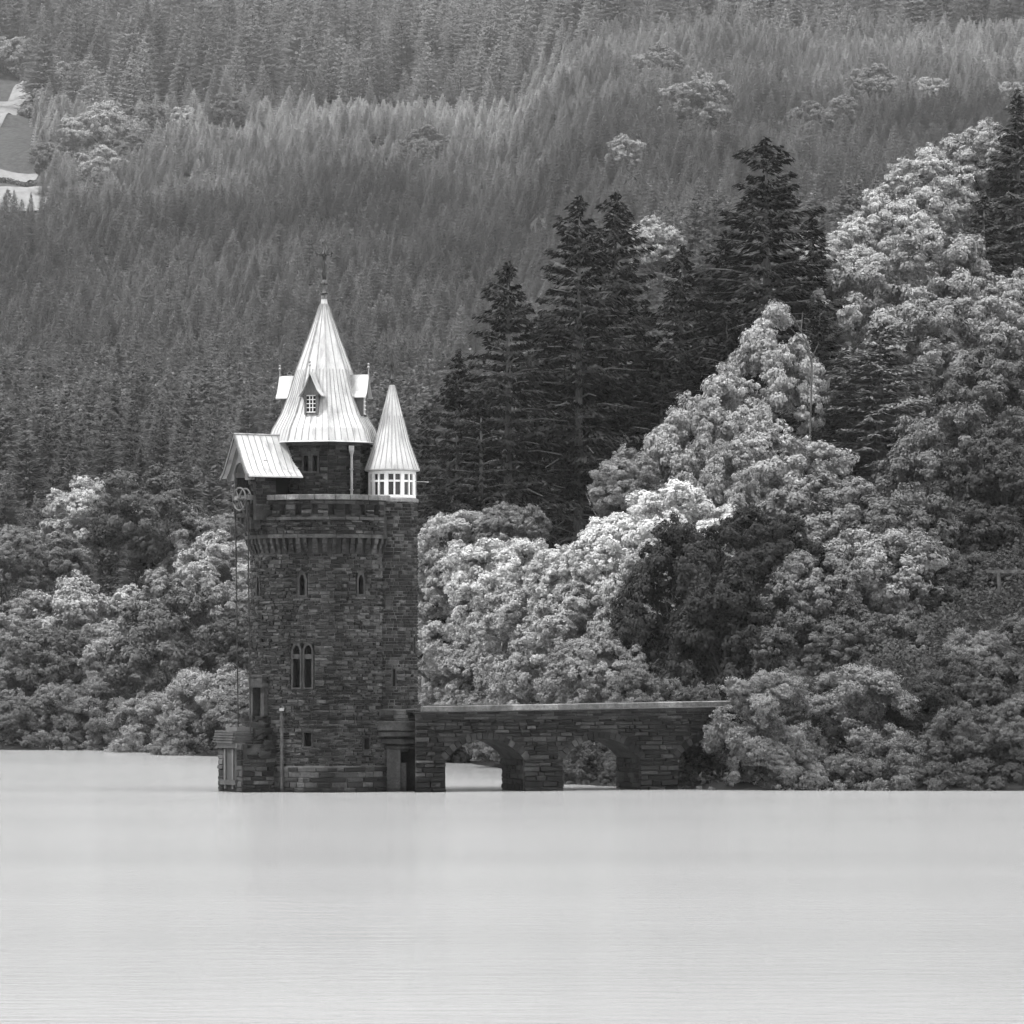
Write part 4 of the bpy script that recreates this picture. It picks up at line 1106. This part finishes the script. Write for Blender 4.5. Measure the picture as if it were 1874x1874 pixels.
# fallen, bent snag on the right slope
e = empty('bare_snag', (wx(1470, 312), 312, h1(wx(1470, 312), 312))); sb = e.location.z
mb = MB(); f = lambda px, py, dy=0: Vector((wx(px, 312) - e.location.x, dy, wz(py, 312) - sb))
mb.path([Vector((0, 0, -.3)), f(1486, 670), f(1478, 630), f(1455, 585), f(1438, 560)], [.08, .07, .06, .04, .015], 6)
for a, b in (((1478, 630), (1448, 600)), ((1466, 605), (1470, 570)), ((1455, 585), (1425, 570)), ((1484, 660), (1500, 625))): mb.path([f(*a), f(*b, .6)], [.06, .02], 4)
mb.build('bough', M_bark, e); tag(e, 'bent bare dead tree leaning in front of the black conifers', 'dead tree')
# utility pole
pY = 284; gx = wx(1830, pY)
e = empty('utility_pole', (gx, pY, h1(gx, pY))); b = e.location.z; f = lambda px, py: Vector((wx(px, pY) - gx, 0, wz(py, pY) - b))
mb = MB(); mb.path([(0, 0, -.5), f(1827, 1043)], [.17, .13], 8); mb.build('post', M_coping, e)
mb = MB(); q0, q1 = f(1806, 1046), f(1880, 1046); mb.box(q0.x, q1.x, -.08, .08, q0.z - .12, q0.z + .12); mb.build('crossarm', M_coping, e)
for px in (1812, 1840, 1860): q = f(px, 1043); mb = MB(); mb.lathe([(.05, q.z), (.07, q.z + .1), (.03, q.z + .2), (0, q.z + .22)], 6, (q.x, 0)); mb.build('insulator', M_coping, e)
q = f(1832, 1100); mb = MB(); mb.box(q.x - .38, q.x + .38, -.35, .3, q.z - .55, q.z + .1); mb.box(q.x - .45, q.x + .45, -.4, .35, q.z + .1, q.z + .22); mb.build('transformer_box', M_pipe, e)
tag(e, 'pale wooden utility pole with crossarm among dark trees at the right edge', 'utility pole')

# shore rocks by the bridge end
for i, (px, Y) in enumerate([(1243, 257.2), (1258, 256.4), (1280, 255.6), (1303, 254.6)]):
    X = wx(px, Y); mb = MB(); n = 7; r_ = random.uniform(.2, .42); vs = []
    for k in range(n): a = 6.283 * k / n; vs.append((r_ * 1.4 * math.cos(a) * random.uniform(.8, 1.2), r_ * math.sin(a) * random.uniform(.8, 1.2), -.4))
    for k in range(n): a = 6.283 * k / n; vs.append((r_ * math.cos(a) * random.uniform(.6, 1.1), r_ * .8 * math.sin(a) * random.uniform(.6, 1.1), random.uniform(.05, .2)))
    mb.add(vs, [tuple(range(n, 2 * n))] + [(k, (k + 1) % n, n + (k + 1) % n, n + k) for k in range(n)])
    o = mb.build('rock', M_coping, None); o.location = (X, Y, .05); tag(o, 'small pale rock at the water line under the third arch', 'rock', 'rocks at the bridge end')

# undergrowth under the near woods
def scatter_ground(n, x0, x1, y0, y1, dmin, dmax):
    X = rng.uniform(x0, x1, n); Y = rng.uniform(y0, y1, n); d = shore_dist(X, Y); k = (d > dmin) & (d < dmax); X, Y = X[k], Y[k]
    return np.stack([X, Y, H(X, Y)], 1)
G = np.concatenate([scatter_ground(110000, 3, 50, 256, 330, .2, 60), scatter_ground(90000, -60, 4, 300, 430, .2, 60)])
clump = .5 + .5 * np.sin(G[:, 0] * .9) * np.sin(G[:, 1] * .7 + G[:, 0] * .3)
G[:, 2] += rng.uniform(0, 1, len(G)) ** 1.5 * (.5 + 1.6 * clump)
ug = quads_mesh('undergrowth', G, sphere_dirs(len(G)) + np.array([0, -.4, .9]), rng.uniform(.10, .22, len(G)), rng.uniform(.06, .13, len(G)), M_leaf)
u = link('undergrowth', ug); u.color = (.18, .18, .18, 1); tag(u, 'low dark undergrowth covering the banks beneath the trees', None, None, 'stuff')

# ------------------------------------------------------------------ far hillside
def far_conifer(Hh, Rr, n, ragged=.2, bare=.04):
    u = rng.uniform(0, 1, n); z_ = Hh * (bare + (1 - bare) * (1 - np.sqrt(u)) ** .95)
    t = z_ / Hh
    a = rng.uniform(0, 6.283, n); tier = .75 + .25 * np.cos(z_ * 6.283 / (Hh * .075) + np.sin(a * 3) * 1.5)
    r_ = Rr * (1 - t) ** .85 * tier * rng.uniform(.55, 1.0 + ragged, n)
    C = np.stack([r_ * np.cos(a), r_ * np.sin(a), z_ - .12 * r_], 1)
    tv = np.stack([np.cos(a), np.sin(a), -.35 + .9 * t], 1) + rng.normal(size=(n, 3)) * .25; tv /= np.linalg.norm(tv, axis=1, keepdims=True)
    up_ = np.array([0, 0, 1.0]) + rng.normal(size=(n, 3)) * .18; bv = np.cross(up_, tv); bv /= np.linalg.norm(bv, axis=1, keepdims=True)
    sz = Hh * .0205 * rng.uniform(.6, 1.3, n)
    tr = MB(); tr.path([(0, 0, -.5), (0, 0, Hh * .99)], [Hh * .008, .01], 5)
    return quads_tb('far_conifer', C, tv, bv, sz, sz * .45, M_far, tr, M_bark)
FC = [far_conifer(10, r_, 3300, rg) for r_, rg in ((1.9, .25), (2.2, .35), (1.7, .2), (2.5, .4), (2.0, .3))]
def in_clearing(X, Y):
    px = 937 + X / (MPP * Y / D0); py = HY - (H(X, Y) - CAM_Z) / (MPP * Y / D0)
    a = (px > -130) & (px < 84 + 12 * np.sin(py * .12)) & (py > 300) & (py < 392)
    b = (px > -60) & (px < 66) & (py > 150) & (py < 305)
    return a | b
pts = []
def zone(y0, y1, sp, row):
    yy = y0
    while yy < y1:
        half = .2 * yy + 30; n = int(2 * half / sp)
        X = np.linspace(-half, half, n) + rng.uniform(-.48, .48, n) * sp; Y = yy + rng.uniform(-.5, .5, n) * row
        pts.append(np.stack([X, Y], 1)); yy += row
zone(262, 446, 5.0, 6.0); zone(446, 800, 5.0, 9.0); zone(800, 960, 4.6, 9.0); zone(960, 1640, 4.2, 9.5); zone(1640, 2420, 9.0, 30.0)
XY = np.concatenate(pts); XY = XY[~in_clearing(XY[:, 0], XY[:, 1])]
XY = XY[(XY[:, 1] > 446) | ((np.abs(XY[:, 0]) > .137 * XY[:, 1] + 4) & (shore_dist(XY[:, 0], XY[:, 1]) > 1.5))]
ZZ = H(XY[:, 0], XY[:, 1])
ppx = 937 + XY[:, 0] / (MPP * XY[:, 1] / D0); ppy = HY - (ZZ - CAM_Z) / (MPP * XY[:, 1] / D0)
# broadleaf trees of the far hill stand in gaps of the plantation
def hit(px, py):
    Yv = np.arange(880, 2500, 1.0); X = (px - 937) * MPP * Yv / D0; yy = HY - (H(X, Yv) - CAM_Z) / (MPP * Yv / D0)
    i = int(np.argmax(yy <= py)); return float(Yv[i])
FARB = [(182, 195, 62, 85, 1.15, 'bright rounded tree beside the clearing at the upper left, largest there'), (338, 196, 30, 50, 1.35, 'small bright round tree upper left, above the plantation edge'),
 (182, 268, 52, 62, 1.2, 'bright low tree just right of the pale pasture'), (112, 105, 55, 70, .75, 'grey leafy tree above the clearing at the upper left'),
 (88, 165, 50, 60, .7, 'grey tree at the head of the clearing'), (18, 68, 45, 70, .95, 'pale tree at the left edge above the clearing'),
 (262, 190, 48, 62, .5, 'darker round tree between the two bright upper left trees'), (95, 262, 34, 70, .62, 'feathery tree on the edge of the pasture'), (240, 245, 44, 55, .55, 'dark round tree right of the largest bright one'),
 (1278, 138, 62, 90, .9, 'pale spreading tree in the upper forest right of centre'), (1146, 250, 36, 62, 1.15, 'small bright tree standing in the middle of the far plantation'),
 (1205, 85, 60, 70, .75, 'pale grey tree at the edge of the tall upper spruces'), (1598, 120, 45, 75, .8, 'grey tree high on the right of the far hill'),
 (1702, 142, 36, 50, 1.2, 'bright small tree high on the far hill, right of centre'), (1850, 150, 28, 45, 1.2, 'bright tuft of a tree by the upper right corner'),
 (1540, 175, 30, 60, .8, 'pale narrow tree in the upper right plantation'), (1480, 190, 45, 70, .6, 'grey rounded tree in the upper right plantation'),
 (425, 170, 40, 60, .5, 'grey tree on the dividing line of the two plantations'), (780, 232, 45, 60, .55, 'grey tree below the tall upper spruces in the centre')]
gone = np.zeros(len(XY), bool); far_trees = []
for px, yt, hw, hpx, tone, lab in FARB:
    Y = hit(px, yt + hpx); far_trees.append((px, yt, hw, Y, tone, lab))
    X = wx(px, Y); gone |= (np.hypot(XY[:, 0] - X, (XY[:, 1] - Y - 2) * .6) < hw * mpp(Y) * 1.0)
    gone |= (np.abs(XY[:, 0] - X) < hw * mpp(Y) * .9) & (XY[:, 1] < Y) & (XY[:, 1] > Y - 45)
XY = XY[~gone]; ZZ = ZZ[~gone]; ppx = ppx[~gone]; ppy = ppy[~gone]
n = len(XY)
top = np.clip((XY[:, 1] - 1640 + 40 * np.sin(XY[:, 0] * .02)) / 60, 0, 1); foot = np.clip((985 - XY[:, 1]) / 60, 0, 1)
foot *= .2 + .8 * np.clip((XY[:, 1] - 445) / 350, 0, 1)
hgt = (10.6 + 20.0 * top + 5.0 * foot) * rng.uniform(.62, 1.35, n)
wsc = hgt * rng.uniform(1.0, 1.8, n)
# nearest, largest in view become trees of their own
vis = (ppx > -20) & (ppx < 780) & (ppy > 640) & (ppy < 1000)
score = np.where(vis, hgt / XY[:, 1], 0)
order = np.argsort(-score); ind = order[:300]; rest = order[300:]
fc_col = bpy.data.collections.new('far_conifer_kinds')
scene.collection.children.link(fc_col)
for q, i in enumerate(ind):
    o = bpy.data.objects.new('far_conifer', FC[q % 5]); (col if q >= 5 else fc_col).objects.link(o)
    o.location = (XY[i, 0], XY[i, 1], ZZ[i] - .2); o.rotation_euler = (0, 0, random.uniform(0, 6.28)); s = hgt[i] / 10; s2 = wsc[i] / 10; o.scale = (s2, s2, s)
    tag(o, 'slender grey conifer in the dense plantation on the lowest part of the far hillside', 'conifer', 'conifers at the foot of the far hillside')
# the rest: one mass
me = bpy.data.meshes.new('forest'); V = np.stack([XY[rest, 0], XY[rest, 1], ZZ[rest] - .2], 1)
me.vertices.add(len(V)); me.vertices.foreach_set('co', V.ravel())
def attr(nm, ty, data): a = me.attributes.new(nm, ty, 'POINT'); a.data.foreach_set('vector' if ty == 'FLOAT_VECTOR' else 'value', data)
sc3 = np.stack([wsc[rest] / 10, wsc[rest] / 10, hgt[rest] / 10], 1); rt3 = np.stack([rng.normal(size=len(V)) * .03, rng.normal(size=len(V)) * .03, rng.uniform(0, 6.28, len(V))], 1)
attr('tscale', 'FLOAT_VECTOR', sc3.ravel().astype(np.float32)); attr('trot', 'FLOAT_VECTOR', rt3.ravel().astype(np.float32)); attr('tidx', 'INT', rng.integers(0, 5, len(V)).astype(np.int32))
forest = link('forest', me); tag(forest, 'hazy conifer forest blanketing the middle and upper far hillside', None, None, 'stuff')
ng = bpy.data.node_groups.new('scatter', 'GeometryNodeTree')
ng.interface.new_socket('Geometry', in_out='INPUT', socket_type='NodeSocketGeometry'); ng.interface.new_socket('Geometry', in_out='OUTPUT', socket_type='NodeSocketGeometry')
gi = ng.nodes.new('NodeGroupInput'); go = ng.nodes.new('NodeGroupOutput'); ip = ng.nodes.new('GeometryNodeInstanceOnPoints'); ci = ng.nodes.new('GeometryNodeCollectionInfo')
ci.inputs['Collection'].default_value = fc_col; ci.inputs['Separate Children'].default_value = True; ci.inputs['Reset Children'].default_value = True
ip.inputs['Pick Instance'].default_value = True
def na(nm, ty):
    a = ng.nodes.new('GeometryNodeInputNamedAttribute'); a.data_type = ty; a.inputs[0].default_value = nm; return a.outputs[0]
ng.links.new(gi.outputs[0], ip.inputs['Points']); ng.links.new(ci.outputs[0], ip.inputs['Instance'])
ng.links.new(na('tidx', 'INT'), ip.inputs['Instance Index']); ng.links.new(na('trot', 'FLOAT_VECTOR'), ip.inputs['Rotation']); ng.links.new(na('tscale', 'FLOAT_VECTOR'), ip.inputs['Scale'])
ng.links.new(ip.outputs[0], go.inputs[0])
md = forest.modifiers.new('scatter', 'NODES'); md.node_group = ng
for px, yt, hw, Y, tone, lab in far_trees: plant('round', px, yt, hw, Y, tone * .8, lab)
# pasture in the clearing
yf0, yf1 = hit(40, 392), hit(40, 300)
def meadow(name, px0, px1, pya, pyb, label):
    ya, yb = hit((px0 + px1) / 2, pya), hit((px0 + px1) / 2, pyb)
    o = grid_mesh(name, np.linspace(wx(px0, (ya + yb) / 2), wx(px1, (ya + yb) / 2), 30), np.linspace(ya, yb, 30), H, M_grass, .5)
    tag(o, label, None, None, 'structure'); return o
meadow('pasture', -135, 84, 400, 345, 'pale pasture at the left edge of the far hillside, lower strip')
meadow('pasture', -135, 60, 337, 300, 'pale pasture at the left edge of the far hillside, upper strip')
meadow('path', -20, 44, 235, 150, 'pale grassy track climbing beside the clearing')
Yh = hit(40, 341)
hx0, hx1 = wx(-20, Yh), wx(92, Yh); n = 1500
X = rng.uniform(hx0, hx1, n); Y = Yh + rng.normal(size=n) * .8; G = np.stack([X, Y, H(X, Y) + rng.uniform(0, 2.0, n) + .7 * np.sin(X * .4)], 1)
hd = quads_mesh('hedge', G, sphere_dirs(n) + np.array([0, 0, .5]), .45, .3, M_leaf); o = link('hedge', hd); o.color = (.35, .35, .35, 1)
tag(o, 'thin dark hedge line between the two pasture strips', 'hedge')

# ------------------------------------------------------------------ haze
hb = MB(); hb.box(-480, 480, -60, 2660, -6, 480)
hz = hb.build('haze', None); hm = bpy.data.materials.new('haze_air'); hm.use_nodes = True; hm.cycles.homogeneous_volume = True; n = hm.node_tree; n.nodes.clear()
ho = n.nodes.new('ShaderNodeOutputMaterial'); pv = n.nodes.new('ShaderNodeVolumePrincipled'); pv.inputs['Color'].default_value = (.9, .9, .9, 1); pv.inputs['Density'].default_value = .00005; pv.inputs['Density Attribute'].default_value = ''; pv.inputs['Anisotropy'].default_value = .2
n.links.new(pv.outputs[0], ho.inputs['Volume']); hz.data.materials.clear(); hz.data.materials.append(hm)
tag(hz, 'thin pale haze over the lake and hills', None, None, 'stuff')
